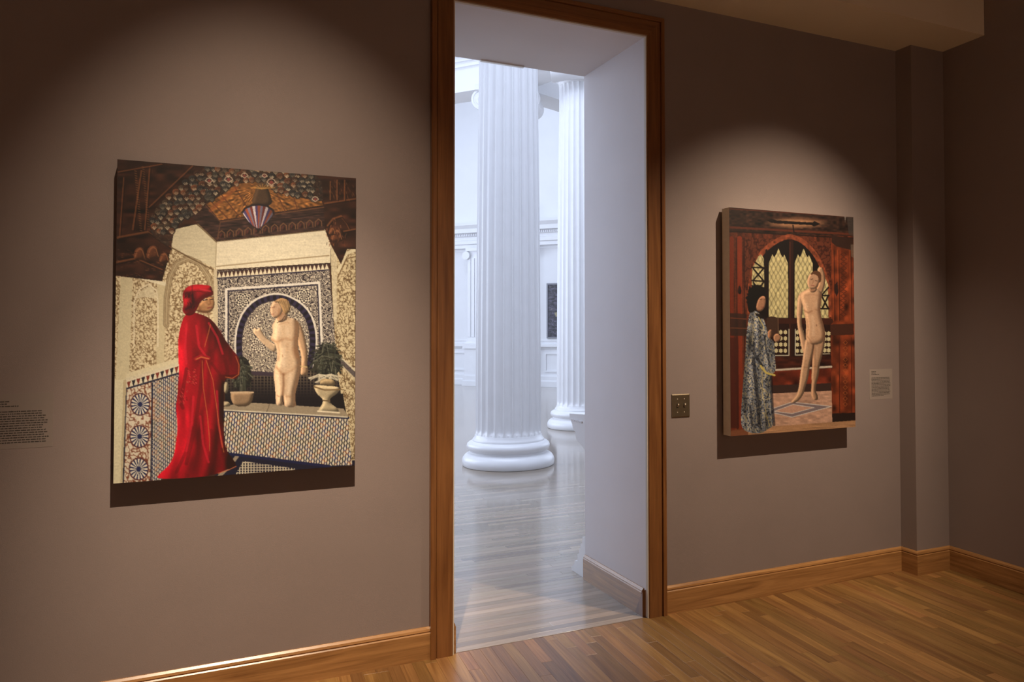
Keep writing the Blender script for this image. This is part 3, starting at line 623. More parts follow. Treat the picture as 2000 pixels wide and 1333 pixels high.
    colm[rib] = (128, 96, 62); colm[tip] = (176, 142, 98); c.paint(mm, colm)
    for (x, y, r) in ((900, 195, 30), (1015, 165, 24), (1210, 210, 32), (1160, 165, 18), (760, 205, 26), (1530, 330, 24)): c.form([(x - r, y), (x, y - r * .7), (x + r, y), (x, y + r * .7)], (150, 84, 62)); c.stroke([(x - r, y), (x, y - r * .7), (x + r, y)], 5, (220, 190, 150))
    c.paint(mm, (44, 30, 22), .72); cells = []
    for iy_ in range(15):
        for ix_ in range(26):
            x = 350 + ix_ * 46 + (iy_ % 2) * 23 + rng.uniform(-12, 12); y = 95 + iy_ * 34 + rng.uniform(-9, 9); px_, py_ = int((x - c.x0) / c.u), int((y - c.y0) / c.u)
            if 0 <= px_ < c.w and 0 <= py_ < c.h and mm[py_, px_] > .5: cells.append((x, y))
    for k, (x, y) in enumerate(cells):
        r = rng.uniform(22, 32); col = [(60, 54, 44), (92, 54, 34), (44, 40, 36), (112, 66, 40), (74, 58, 42), (62, 38, 26), (52, 48, 42)][rng.integers(7)]
        c.form([(x - r, y - r * .5), (x, y - r), (x + r, y - r * .5), (x + r * .7, y + r * .5), (x, y + r), (x - r * .7, y + r * .5)], col, r=6, smooth=1, base=.8)
        c.stroke([(x - 15, y + 2), (x, y + 19), (x - 6, y - 4), (x, y + 19), (x + 7, y - 4), (x, y + 19), (x + 15, y + 2)], 4.2, (216, 188, 142), rng.uniform(.3, 1.0))
    for (x, y, r) in ((900, 195, 30), (1015, 165, 24), (1210, 210, 32), (1160, 165, 18), (760, 205, 26), (1530, 330, 24)):
        c.stroke([(x - r, y), (x - r * .6, y - r * .6), (x, y - r * .8), (x + r * .6, y - r * .6), (x + r, y), (x, y + r * .7), (x - r, y)], 6, (212, 178, 140), .9); c.fill([(x - r * .6, y), (x, y - r * .5), (x + r * .6, y), (x, y + r * .45)], (132, 60, 50), 1)
    for k in range(26): x = 108 + k * 1.6; y = 150 + k * 17; c.stroke([(x + 118, y - 10), (x + 132, y - 6)], 5, (168, 110, 62), .6); c.stroke([(x + 172, y - 40), (x + 186, y - 36)], 5, (150, 96, 54), .6)
    for k in range(30): x = 1620 + rng.uniform(0, 210); y = 190 + rng.uniform(0, 140); c.stroke([(x, y), (x + 4, y + 16)], 4, (140, 86, 48), .6)
    for k in range(70): x = rng.uniform(90, 440); y = rng.uniform(700, 900); c.stroke([(x, y), (x + rng.uniform(8, 24), y + rng.uniform(-4, 10))], 4, [(120, 66, 38), (24, 13, 9), (150, 92, 54)][k % 3], .5)
    for k in range(40): x = rng.uniform(1610, 1760); y = rng.uniform(460, 660); c.stroke([(x, y), (x + rng.uniform(-12, 12), y + 16)], 5, [(120, 66, 38), (24, 13, 9), (160, 100, 58)][k % 3], .6)
    # lantern
    c.form([(1085, 290), (1115, 215), (1170, 215), (1200, 290), (1225, 385), (1060, 385)], (86, 62, 40)); 
    for k in range(9): c.stroke([(1140, 260), (1060 + k * 22, 225 + abs(k - 4) * 6)], 5, (196, 140, 66), .8)
    dome = [(1000, 440), (1010, 410), (1060, 385), (1115, 375), (1180, 385), (1222, 415), (1226, 440), (1190, 490), (1140, 545), (1110, 550), (1060, 515)]
    dm = c.mask(dome, 1); th = np.arctan2(X - 1115, 600 - Y); seg = np.floor((th + 1.2) * 11).astype(int); c.paint(dm, np.array([(112, 50, 40), (206, 186, 172), (74, 60, 92), (150, 74, 48), (120, 108, 116)], float)[seg % 5] * (.75 + .35 * np.clip((1160 - X) / 160 + .3, 0, 1))[..., None])
    c.stroke([(1000, 430), (1020, 400), (1070, 378), (1120, 372), (1180, 382), (1224, 415), (1228, 440)], 14, (34, 26, 26)); c.stroke([(1010, 455), (1060, 520), (1115, 552), (1185, 500), (1225, 448)], 6, (40, 30, 28)); c.fill([(1095, 545), (1140, 545), (1118, 575)], (30, 22, 20))
    # left tiled dado
    Yd = Y + .31 * (X - 170)
    c.fill([(165, 1630), (545, 1515), (545, 2180), (390, 2380), (120, 2380)], (214, 196, 156))
    c.paint(c.mask([(350, 1630), (545, 1570), (545, 2200), (400, 2380), (340, 2380)]), diamonds(X, Yd, 15, 30, c, [(46, 50, 72), (130, 70, 40), (40, 44, 44), (34, 40, 70)], (208, 190, 154)))
    m = c.mask([(170, 1700), (350, 1650), (345, 2380), (140, 2380)]); cp = arabesque(c, 20, 80); c.paint(m, np.array((120, 62, 38.)) * (1 - cp[..., None]) + np.array((214, 196, 158.)) * cp[..., None])
    for y0 in (1812, 2042, 2275):
        x0_ = 270 - (y0 - 1812) * .02; th = np.arctan2(Y - y0, (X - x0_) * 1.15); rr = np.hypot((X - x0_) * 1.15, Y - y0); m = (rr < 82) * c.mask([(150, 1640), (352, 1640), (345, 2380), (140, 2380)])
        c.paint(m, np.where(((np.cos(th * 16) > -.1) & (rr > 18) & (rr < 74))[..., None], np.where((rr > 50)[..., None], np.array((222, 205, 168.)), np.array((214, 198, 162.))), np.array((36, 42, 72.))))
        c.stroke([(x0_ + 78 * math.cos(a) / 1.15, y0 + 78 * math.sin(a)) for a in np.linspace(0, 6.28, 24)], 9, (112, 50, 34), .7)
    c.stroke([(170, 1690), (150, 2380)], 12, (30, 32, 46)); c.stroke([(355, 1660), (348, 2380)], 10, (34, 36, 50))
    m = c.mask([(172, 1645), (545, 1530), (545, 1590), (172, 1705)]); t = ((X - 172) / 34.0); yy = (1705 - .31 * (X - 172) - Y) / 56.0; c.paint(m, np.array((218, 202, 160.)))
    c.paint(m * ((np.abs((t % 1) - .5) * 2.2 < yy) & (yy < .92)), np.where(((np.floor(t) % 2) == 0)[..., None], np.array((124, 52, 36.)), np.array((38, 36, 40.)))); c.stroke([(172, 1700), (545, 1590)], 12, (36, 36, 50)); c.stroke([(165, 1632), (545, 1518)], 16, (210, 194, 150))
    c.fill([(70, 1640), (172, 1632), (142, 2400), (70, 2400)], (214, 198, 150)); c.fill([(150, 1640), (172, 1632), (145, 2400), (130, 2400)], (188, 168, 122))
    # ledge, low tiled wall, floor
    c.fill([(840, 2300), (880, 2150), (1860, 2230), (1860, 2420), (700, 2420)], (26, 26, 40)); c.paint(c.mask([(1010, 2225), (1400, 2285), (1260, 2330), (950, 2330)]), np.where((np.maximum(np.cos(X * .3), np.cos(Y * .34)) > .5)[..., None], np.array((196, 178, 140.)), np.array((40, 36, 44.)))); c.stroke([(985, 2165), (920, 2250), (840, 2330)], 26, (150, 132, 102))
    c.paint(c.mask([(870, 1860), (1770, 1915), (1805, 2262), (1640, 2265), (875, 2160)]), diamonds(X + .1 * (Y - 1900), Y - .10 * (X - 870), 19, 38, c, [(36, 42, 84), (140, 76, 36), (44, 50, 48), (32, 36, 66), (52, 46, 40)], (218, 200, 160)))
    c.stroke([(870, 1858), (1775, 1918)], 18, (28, 30, 54)); c.stroke([(878, 2168), (1640, 2270)], 20, (26, 30, 58))
    c.fill([(868, 1832), (1010, 1800), (1740, 1850), (1775, 1902), (1765, 1915), (868, 1858)], (150, 132, 100)); c.stroke([(868, 1856), (1768, 1912)], 10, (206, 190, 152)); c.stroke([(1200, 1815), (1180, 1870)], 4, (90, 76, 56))
    # plants and pots
    def plant(cx, cy, rx, ry, n, seed):
        r_ = np.random.default_rng(seed); c.fill([(cx - rx * .8, cy + ry * .3), (cx - rx * .5, cy - ry * .7), (cx + rx * .2, cy - ry), (cx + rx * .8, cy - ry * .5), (cx + rx * .9, cy + ry * .4), (cx, cy + ry * .8)], (28, 28, 24), 2)
        for k in range(n):
            a = r_.uniform(0, 6.28); l = r_.uniform(.3, 1.05); x = cx + r_.uniform(-.5, .5) * rx; y = cy + r_.uniform(-.4, .5) * ry; ex_ = cx + rx * l * math.cos(a); ey = cy + ry * l * math.sin(a)
            col = np.array([(40, 42, 32), (62, 64, 48), (24, 26, 22), (96, 94, 72), (52, 50, 36)][k % 5]); c.stroke([(x, y), ((x + ex_) / 2, min(y, ey) - 8), (ex_, ey)], r_.uniform(5, 11), col, .9)
    plant(1000, 1610, 80, 150, 90, 5); plant(1610, 1520, 130, 150, 190, 6)
    for k in range(26):
        a = rng.uniform(.1, 3.0); x = 1600 + 120 * math.cos(a) * (1 if k % 2 else -1); c.stroke([(1560 if k % 2 == 0 else 1650, 1600), (x, 1610 + 60 * math.sin(a))], 7, (206, 190, 150), .75)
    c.form([(915, 1735), (925, 1722), (1075, 1722), (1087, 1735), (1075, 1800), (1040, 1832), (960, 1832), (925, 1800)], (166, 132, 92)); c.stroke([(920, 1730), (1080, 1730)], 12, (196, 164, 120))
    c.form([(1520, 1690), (1530, 1675), (1705, 1690), (1716, 1712), (1690, 1745), (1640, 1775), (1640, 1810), (1700, 1850), (1710, 1880), (1550, 1876), (1560, 1850), (1590, 1810), (1585, 1775), (1545, 1745)], (206, 182, 132)); c.stroke([(1524, 1690), (1600, 1715), (1714, 1712)], 10, (120, 94, 58)); c.stroke([(1590, 1790), (1640, 1795)], 9, (110, 88, 56)); c.stroke([(1552, 1868), (1710, 1880)], 12, (224, 204, 160)); c.form([(1570, 1630), (1670, 1635), (1690, 1690), (1560, 1680)], (180, 152, 104))
    c.form([(870, 1650), (905, 1660), (900, 1730), (870, 1740)], (180, 160, 118)); c.form([(866, 1790), (915, 1800), (920, 1830), (866, 1832)], (186, 164, 120))
    # pale standing figure, simplified
    skin = (232, 192, 142); sd_ = (150, 100, 60); lt_ = (246, 218, 172)
    c.form([(1240, 1446), (1196, 1418), (1140, 1366), (1096, 1316), (1076, 1292), (1082, 1268), (1096, 1262), (1108, 1280), (1118, 1262), (1130, 1266), (1146, 1292), (1170, 1332), (1216, 1372), (1256, 1390)], skin, r=9, smooth=1)
    c.form([(1385, 1196), (1428, 1240), (1452, 1310), (1472, 1400), (1480, 1460), (1472, 1530), (1484, 1572), (1470, 1606), (1438, 1612), (1420, 1590), (1424, 1545), (1434, 1490), (1416, 1410), (1390, 1330), (1370, 1260)], (214, 168, 118), r=12, smooth=1)
    body = [(1246, 1176), (1306, 1160), (1334, 1188), (1392, 1200), (1418, 1250), (1412, 1320), (1404, 1380), (1412, 1440), (1430, 1500), (1430, 1560), (1412, 1650), (1392, 1720), (1386, 1770), (1396, 1840), (1308, 1840), (1302, 1780), (1296, 1745), (1294, 1790), (1302, 1826), (1246, 1826), (1244, 1770), (1240, 1690), (1228, 1610), (1236, 1545), (1254, 1490), (1252, 1430), (1240, 1376), (1206, 1352), (1210, 1330), (1226, 1290), (1214, 1248), (1238, 1216)]
    bm_ = c.form(body, skin, light=(-.75, -.3), r=22, k=1.1, dark=.5, smooth=1, base=.90)
    def on(m0, fn):
        A0 = c.A.copy(); fn(); k_ = m0[..., None]; c.A[:] = A0 * (1 - k_) + c.A * k_
    def anat():
        c.soft([(1400, 1220), (1396, 1330), (1392, 1400), (1404, 1470)], 40, sd_, .55); c.soft([(1380, 1420), (1420, 1510), (1410, 1620), (1384, 1730), (1390, 1830)], 36, sd_, .45)
        c.soft([(1216, 1352), (1252, 1366), (1296, 1346)], 20, sd_, .5); c.soft([(1318, 1340), (1356, 1352), (1390, 1330)], 18, sd_, .35); c.soft([(1262, 1380), (1272, 1440), (1266, 1490)], 18, sd_, .35); c.soft([(1330, 1380), (1322, 1440)], 16, sd_, .22)
        c.soft([(1250, 1550), (1288, 1594), (1306, 1600)], 18, sd_, .45); c.soft([(1306, 1600), (1360, 1572), (1420, 1520)], 16, sd_, .28); c.soft([(1300, 1600), (1302, 1680), (1296, 1745), (1304, 1830)], 15, (120, 76, 44), .7)
        c.soft([(1270, 1250), (1262, 1310)], 30, lt_, .5); c.soft([(1330, 1270), (1330, 1310)], 26, lt_, .3); c.soft([(1300, 1420), (1300, 1530)], 36, lt_, .45); c.soft([(1262, 1610), (1262, 1720)], 20, lt_, .45); c.soft([(1350, 1600), (1338, 1730)], 26, lt_, .45); c.soft([(1292, 1460), (1294, 1472)], 9, sd_, .5); c.soft([(1268, 1240), (1310, 1226), (1340, 1226)], 9, sd_, .3)
        c.soft([(1256, 1752), (1270, 1762)], 10, sd_, .4); c.soft([(1320, 1760), (1356, 1764)], 12, sd_, .35)
    on(bm_, anat)
    c.form([(1256, 1120), (1318, 1120), (1332, 1196), (1300, 1222), (1250, 1222)], (204, 158, 112), r=10, smooth=1); c.soft([(1262, 1190), (1290, 1160)], 18, sd_, .5); c.stroke([(1310, 1178), (1286, 1212), (1254, 1226)], 5, (70, 48, 36)); c.stroke([(1424, 1540), (1472, 1548)], 6, (206, 176, 110))
    c.form([(1202, 1142), (1206, 1112), (1222, 1072), (1262, 1062), (1296, 1100), (1294, 1150), (1266, 1186), (1236, 1196), (1216, 1178), (1208, 1160)], (222, 174, 126), r=9, smooth=1); c.soft([(1216, 1118), (1236, 1112)], 8, (120, 76, 48), .7); c.soft([(1214, 1166), (1230, 1164)], 6, (150, 84, 62), .7); c.soft([(1270, 1130), (1262, 1180)], 14, sd_, .5)
    c.form([(1228, 1082), (1250, 1056), (1290, 1046), (1334, 1062), (1354, 1100), (1348, 1144), (1318, 1172), (1296, 1146), (1286, 1106), (1262, 1078)], (170, 130, 80), r=8, smooth=1)
    for k in range(14): c.stroke([(1242 + k * 7, 1062 + (k % 3) * 5), (1282 + k * 5, 1104 + (k % 4) * 11)], 3, (210, 176, 120) if k % 2 else (104, 74, 44), .7)
    # figure in the red robe
    robe = [(585, 1165), (640, 1150), (700, 1165), (780, 1200), (845, 1290), (905, 1395), (975, 1470), (985, 1520), (985, 1600), (955, 1638), (880, 1622), (868, 1700), (868, 1900), (870, 2060), (890, 2150), (955, 2235), (960, 2262), (880, 2290), (830, 2312), (700, 2340), (520, 2348), (400, 2345), (390, 2328), (470, 2260), (510, 2190), (528, 2080), (538, 1980), (525, 1830), (540, 1700), (548, 1560), (538, 1420), (545, 1290)]
    rm = c.mask(robe, 2); h = blur(rm, 26); gy, gx = np.gradient(h); fold = .5 * np.sin((X + .10 * (Y - 1700) + 22 * c.noise(200, 400, 91)) / 24.0) * np.clip((Y - 1540) / 250, .15, 1) + .42 * c.noise(60, 240, 92) + .22 * c.noise(26, 110, 93)
    v = np.clip(.82 + gx * 26 + .34 * fold - .20 * np.clip((X - 760) / 160, 0, 1) * (Y > 1600), .22, 1.35); red = np.array((166, 12, 25.)); c.paint(rm, np.clip(red * v[..., None] + np.clip(v - 1.0, 0, 1)[..., None] * np.array((60, 20, 24)), 0, 255))
    for pts, wd, al_ in (([(845, 1290), (800, 1420), (730, 1460)], 22, .35), ([(720, 1470), (700, 1700), (660, 2000), (600, 2240)], 26, .45), ([(880, 1500), (900, 1580), (880, 1620)], 26, .5), ([(600, 1560), (560, 1800), (575, 1840)], 26, .5), ([(780, 1520), (840, 1600), (870, 1640)], 20, .45), ([(530, 2300), (600, 2150), (640, 1980)], 24, .4), ([(760, 2300), (800, 2180), (780, 2000)], 22, .4), ([(905, 1395), (870, 1480), (900, 1590)], 18, .35)): c.stroke(pts, wd, (84, 4, 12), al_)
    for pts in ([(670, 1250), (690, 1400), (740, 1470)], [(760, 1230), (820, 1330), (860, 1450)], [(600, 1240), (590, 1400), (600, 1520)], [(650, 1760), (640, 1950), (600, 2150)], [(820, 1720), (830, 1950), (860, 2120)], [(700, 1900), (720, 2100), (760, 2230)]): c.stroke(pts, 16, (220, 38, 50), .5)
    c.stroke([(665, 1488), (700, 1470), (760, 1482)], 26, (150, 20, 26)); c.stroke([(668, 1490), (705, 1474), (760, 1486)], 8, (206, 120, 60), .8)
    for pts in ([(712, 1500), (722, 1700), (752, 1900), (766, 2060), (768, 2150)], [(742, 1500), (790, 1640), (820, 1850), (846, 2050), (870, 2160)], [(955, 1470), (978, 1530), (975, 1600), (930, 1628), (880, 1618)], [(730, 1400), (760, 1290), (772, 1240)]): c.stroke(pts, 5, (200, 122, 56), .75)
    c.stroke([(830, 2312), (900, 2290), (960, 2262)], 6, (206, 110, 60), .8)
    for k in range(40): x = rng.uniform(600, 665); y = rng.uniform(1560, 1680); c.stroke([(x, y), (x + 8, y + 6)], 5, [(226, 70, 66), (120, 8, 16), (196, 90, 60)][k % 3], .7)
    for k in range(30): x = rng.uniform(545, 610); y = rng.uniform(1700, 1810); c.stroke([(x, y), (x + 6, y + 8)], 5, [(210, 60, 56), (110, 6, 14), (180, 80, 56)][k % 3], .7)
    c.form([(690, 1095), (720, 1060), (790, 1032), (802, 1080), (798, 1120), (776, 1150), (740, 1158), (690, 1150), (660, 1140)], (190, 136, 84), light=(-.3, -.7), r=10); c.soft([(690, 1110), (700, 1150), (760, 1160)], 22, (110, 66, 38), .6); c.stroke([(716, 1050), (750, 1044)], 6, (70, 40, 26)); c.stroke([(772, 1042), (794, 1042)], 6, (70, 40, 26)); c.stroke([(722, 1066), (748, 1060)], 9, (40, 24, 18)); c.stroke([(772, 1058), (792, 1056)], 8, (40, 24, 18)); c.stroke([(726, 1063), (732, 1062)], 4, (230, 210, 180)); c.soft([(764, 1056), (774, 1090), (758, 1096)], 9, (130, 80, 48), .8); c.stroke([(750, 1122), (784, 1114)], 7, (124, 54, 44)); c.soft([(730, 1085), (740, 1100)], 16, (214, 150, 100), .5)
    wrap = [(572, 1060), (572, 1005), (600, 972), (640, 952), (770, 955), (784, 985), (796, 1030), (740, 1045), (696, 1080), (676, 1130), (650, 1170), (600, 1180), (566, 1140), (580, 1100)]
    c.form(wrap, (172, 22, 30), r=22, k=1.1); c.stroke([(600, 1010), (690, 1000), (786, 1025)], 7, (90, 8, 14), .7); c.stroke([(640, 960), (640, 1050), (660, 1140)], 9, (100, 8, 16), .6); c.soft([(596, 1020), (640, 1024), (652, 1080), (630, 1110), (596, 1130)], 40, (34, 10, 12), .9)
    for k in range(26): x = rng.uniform(592, 668); y = rng.uniform(1010, 1135); c.stroke([(x, y), (x + rng.uniform(-10, 10), y + 14)], 6, [(26, 10, 10), (70, 14, 16), (120, 16, 22)][k % 3], .8)
    c.stroke([(700, 985), (770, 1000)], 12, (206, 50, 56), .6)
    c.A = c.A * (1 + .03 * c.noise(7, 7, 99))[..., None]
    return c

def draw_right():
    c = Canvas(200, 100, 1520, 2460, 3.4); X, Y = c.X, c.Y
    wd_ = np.array((88, 40, 22.)) * (1 + .22 * c.noise(24, 300, 1) + .10 * c.noise(10, 12, 2))[..., None]; c.A[:] = wd_
    c.paint(c.mask([(200, 100), (1520, 100), (1520, 420), (200, 380)]), np.array((46, 28, 19.)) * (1 + .3 * c.noise(30, 16, 3))[..., None])
    c.stroke([(220, 330), (1480, 400)], 22, (92, 42, 24)); c.stroke([(220, 370), (1480, 440)], 12, (30, 16, 10)); c.stroke([(220, 145), (1480, 225)], 12, (84, 40, 24))
    hl = np.clip(1 - ((X - 900) / 330) ** 2 - ((Y - 285) / 66) ** 2, 0, 1); c.paint(hl, np.array((206, 140, 88.)), .85)
    for k in range(46): x = 590 + k * 13.5; c.stroke([(x, 222 + k * .6), (x + 3, 236 + k * .6)], 5, (70, 34, 20), .8); c.stroke([(x, 336 + k * .5), (x + 3, 350 + k * .5)], 5, (70, 34, 20), .8)
    c.fill([(600, 262), (650, 245), (700, 262), (1060, 282), (1080, 268), (1140, 298), (1075, 322), (1050, 308), (700, 292), (650, 285)], (22, 13, 10))
    c.stroke([(865, 310), (875, 380)], 12, (30, 16, 12)); c.fill([(1370, 180), (1400, 180), (1385, 280)], (130, 112, 92)); c.fill([(1400, 225), (1480, 240), (1480, 420), (1420, 400)], (70, 60, 50), 0, .7)
    # left panels
    for x, wv, col in ((250, 40, (120, 42, 20)), (330, 46, (140, 50, 24)), (300, 8, (50, 18, 10)), (375, 10, (44, 16, 10)), (410, 14, (120, 50, 26))): c.stroke([(x, 440), (x + 14, 2350)], wv, col, .8)
    c.fill([(235, 1190), (400, 1200), (400, 1420), (240, 1420)], (46, 30, 22), 0, .8); c.stroke([(235, 1240), (400, 1250)], 8, (120, 60, 34)); c.stroke([(238, 1340), (400, 1345)], 8, (110, 60, 34)); c.form([(310, 960), (330, 900), (352, 960), (345, 1000), (318, 1000)], (40, 22, 16)); c.fill([(235, 1440), (320, 1440), (330, 2350), (240, 2350)], (70, 26, 15), 0, .8)
    # right pillar
    c.paint(c.mask([(1240, 470), (1480, 520), (1490, 2290), (1255, 2260)]), np.array((120, 50, 23.)) * (1 + .25 * c.noise(40, 60, 6))[..., None]); c.fill([(1250, 410), (1460, 440), (1460, 560), (1300, 520), (1250, 480)], (52, 30, 20)); c.fill([(1230, 1300), (1470, 1290), (1475, 1400), (1250, 1410)], (70, 36, 22))
    for x in (1262, 1310, 1430): c.stroke([(x, 560), (x + 10, 1260)], 12, (150, 66, 30), .6); c.stroke([(x + 14, 560), (x + 24, 1260)], 6, (44, 18, 10), .8)
    for k in range(14): y = 600 + k * 46; c.stroke([(1340, y), (1372, y + 20), (1400, y), (1372, y - 18), (1340, y)], 6, (60, 28, 16), .8)
    for x in (1330, 1450): c.stroke([(x, 1430), (x + 6, 2180)], 8, (70, 26, 14), .8)
    for k in range(12): y = 1480 + k * 56; c.stroke([(1370, y), (1392, y + 22), (1412, y), (1392, y - 20), (1370, y)], 6, (178, 92, 44), .7)
    c.fill([(1285, 900), (1310, 870), (1320, 980), (1300, 1020), (1285, 980)], (44, 26, 20)); c.fill([(1440, 500), (1480, 500), (1480, 640), (1445, 620)], (112, 92, 70), 0, .7); c.fill([(1262, 2190), (1490, 2180), (1490, 2270), (1262, 2275)], (44, 28, 20))
    # arch, window
    outer = [(410, 1300), (412, 960), (430, 800), (480, 660), (560, 540), (680, 450), (790, 400), (870, 400), (980, 450), (1090, 560), (1170, 700), (1220, 840), (1245, 980), (1255, 1300)]
    sp = arabesque(c, 26, 12)[..., None]; c.paint(c.mask([(385, 430), (1245, 480), (1250, 1000), (385, 960)]), np.array((58, 24, 14.)) * (1 - sp) + np.array((98, 46, 26.)) * sp)
    c.paint(c.mask(outer, 1), np.array((132, 62, 34.)) * (1 + .15 * c.noise(20, 20, 8))[..., None]); inner = [(825 + (x - 825) * .90, 1300 + (y - 1300) * .945) for x, y in outer]; c.fill(inner, (22, 14, 12), 1)
    c.fill([(445, 1300), (1240, 1300), (1245, 1720), (440, 1720)], (40, 20, 14))
    hx = np.maximum(np.cos(X * .14 + np.pi * (np.floor(Y / 58) % 2)), 0) * .0 + np.abs(np.sin(X * .070) ** 2 - np.abs(np.sin(Y * .036)) ** 1.3)
    glass = np.array((200, 176, 112.)) * (.72 + .34 * np.clip(hx * 2.2, 0, 1) + .05 * c.noise(26, 26, 9))[..., None]
    for (x0, x1) in ((626, 816), (882, 1062)):
        xm = (x0 + x1) / 2; c.paint(c.mask([(x0, 1236), (x0, 690), (x0 + 18, 640), (x0 + 34, 600), (x0 + 52, 630), (xm - 22, 600), (xm - 12, 570), (xm, 540), (xm + 12, 570), (xm + 22, 600), (x1 - 52, 632), (x1 - 36, 604), (x1 - 20, 642), (x1, 690), (x1 + 4, 1236)]), glass)
    c.paint(c.mask([(455, 930), (458, 740), (485, 690), (520, 620), (545, 600), (575, 640), (578, 930)]), glass); c.paint(c.mask([(1110, 750), (1130, 720), (1175, 800), (1215, 900), (1222, 1236), (1145, 1236), (1130, 1000)]), glass)
    for seg in ([(455, 732), (580, 735)], [(455, 865), (580, 870)], [(470, 745), (570, 865)], [(570, 745), (465, 865)], [(485, 680), (560, 735)], [(470, 880), (490, 930)], [(570, 880), (540, 930)], [(1140, 1012), (1225, 1010)], [(1140, 1142), (1225, 1142)], [(1155, 1020), (1220, 1140)], [(1220, 1010), (1160, 1140)], [(1160, 1000), (1220, 930)]): c.stroke(seg, 15, (24, 15, 12))
    c.stroke([(848, 470), (850, 1720)], 44, (46, 22, 15)); c.stroke([(836, 480), (838, 1720)], 8, (84, 42, 26)); c.stroke([(440, 1268), (1240, 1268)], 56, (62, 28, 17)); c.stroke([(600, 560), (604, 1260)], 20, (26, 15, 12))
    for xs, ys in ((range(700, 830, 46), range(1380, 1600, 62)), (range(912, 1000, 46), range(1380, 1600, 62)), (range(1185, 1240, 40), range(1390, 1600, 56))):
        for x in xs:
            for y in ys: c.fill([(x + 21 * (1 if k % 2 else .78) * math.cos(k * .524), y + 25 * (1 if k % 2 else .78) * math.sin(k * .524)) for k in range(12)], (208, 186, 128))
    c.stroke([(690, 1614), (828, 1612), (828, 1350)], 9, (206, 190, 150)); c.stroke([(892, 1350), (892, 1608), (1000, 1606)], 9, (206, 190, 150)); c.stroke([(1160, 1595), (1235, 1592)], 9, (190, 172, 130))
    c.paint(c.mask([(640, 1625), (1250, 1610), (1252, 1740), (640, 1750)]), np.array((60, 26, 16.)) * (1 + .2 * c.noise(60, 20, 13))[..., None]); c.stroke([(690, 1760), (1252, 1722)], 20, (206, 182, 146)); c.paint(c.mask([(640, 1775), (1252, 1735), (1252, 1900), (640, 1930)]), np.array((112, 42, 22.)) * (1 + .22 * c.noise(70, 50, 14))[..., None]); c.fill([(640, 1915), (1252, 1885), (1252, 1970), (640, 1995)], (62, 40, 30))
    # floor and step
    c.paint(c.mask([(620, 1998), (1256, 1962), (1265, 2330), (620, 2360)]), np.array((200, 152, 112.)) * (1 + .08 * c.noise(40, 16, 15))[..., None] * np.array((1, .97, .97)))
    c.paint(c.mask([(660, 2150), (860, 2080), (1255, 2120), (860, 2235), (660, 2190)]), np.array((128, 108, 100.)), .9); c.fill([(680, 2175), (870, 2105), (1080, 2135), (860, 2196)], (206, 150, 112)); c.stroke([(660, 2150), (862, 2080), (1255, 2120), (860, 2232), (660, 2186)], 6, (232, 214, 184)); c.stroke([(680, 2175), (870, 2104), (1080, 2134), (860, 2196), (680, 2175)], 5, (232, 214, 184))
    c.paint(c.mask([(230, 2380), (640, 2330), (1100, 2290), (1520, 2255), (1520, 2460), (230, 2460)]), np.array((186, 132, 84.)) * (1 + .06 * c.noise(90, 12, 16))[..., None]); c.fill([(235, 2370), (420, 2350), (420, 2420), (235, 2440)], (120, 62, 34), 0, .8)
    # pale standing figure, simplified
    skin = (220, 166, 116); sd_ = (136, 84, 52); lt_ = (238, 194, 146)
    c.form([(1086, 960), (1126, 900), (1128, 820), (1112, 752), (1128, 728), (1160, 732), (1186, 800), (1190, 880), (1164, 980), (1140, 1010)], (204, 150, 102), r=10, smooth=1)
    c.form([(912, 1050), (926, 1000), (960, 985), (976, 1020), (968, 1110), (960, 1210), (952, 1300), (984, 1400), (1004, 1480), (1016, 1560), (1000, 1600), (972, 1590), (950, 1520), (932, 1420), (908, 1300), (904, 1180)], skin, r=12, smooth=1)
    rleg = [(1060, 1420), (1190, 1400), (1186, 1500), (1162, 1610), (1134, 1710), (1130, 1790), (1104, 1890), (1094, 1960), (1124, 2030), (1112, 2062), (1066, 2056), (1046, 2000), (1056, 1900), (1054, 1800), (1060, 1700), (1062, 1600)]
    lleg = [(994, 1420), (1090, 1440), (1076, 1560), (1048, 1670), (1034, 1740), (1024, 1830), (986, 1950), (972, 2010), (910, 2084), (846, 2094), (852, 2070), (900, 2020), (924, 1950), (936, 1860), (944, 1780), (958, 1700), (972, 1590)]
    c.form(rleg, (208, 154, 106), light=(-.7, -.2), r=13, k=1.0, smooth=1); c.form(lleg, skin, light=(-.7, -.2), r=13, k=1.0, smooth=1)
    body = [(926, 992), (1000, 952), (1046, 930), (1104, 940), (1160, 985), (1150, 1060), (1140, 1150), (1152, 1230), (1178, 1320), (1192, 1400), (1176, 1480), (1072, 1510), (1000, 1470), (994, 1400), (1000, 1300), (984, 1200), (966, 1120), (950, 1060)]
    bm_ = c.form(body, skin, light=(-.6, -.35), r=22, k=1.0, dark=.5, smooth=1, base=.92)
    def anat():
        c.soft([(1150, 1000), (1138, 1120), (1146, 1240), (1180, 1340), (1180, 1460)], 34, sd_, .5); c.soft([(976, 1160), (1020, 1184), (1056, 1166)], 16, sd_, .5); c.soft([(1088, 1150), (1120, 1160), (1144, 1140)], 14, sd_, .4)
        c.soft([(1010, 1250), (1020, 1340), (1006, 1400)], 16, sd_, .3); c.soft([(1010, 1420), (1060, 1490)], 14, sd_, .4); c.soft([(1084, 1490), (1150, 1440)], 14, sd_, .3); c.soft([(1060, 1220), (1070, 1300), (1070, 1400)], 34, lt_, .45); c.soft([(1000, 1090), (1010, 1130)], 26, lt_, .4); c.soft([(1100, 1080), (1104, 1120)], 20, lt_, .3); c.soft([(1102, 1304), (1104, 1316)], 8, (110, 64, 44), .8); c.soft([(980, 1010), (1060, 1000), (1130, 1010)], 10, sd_, .25)
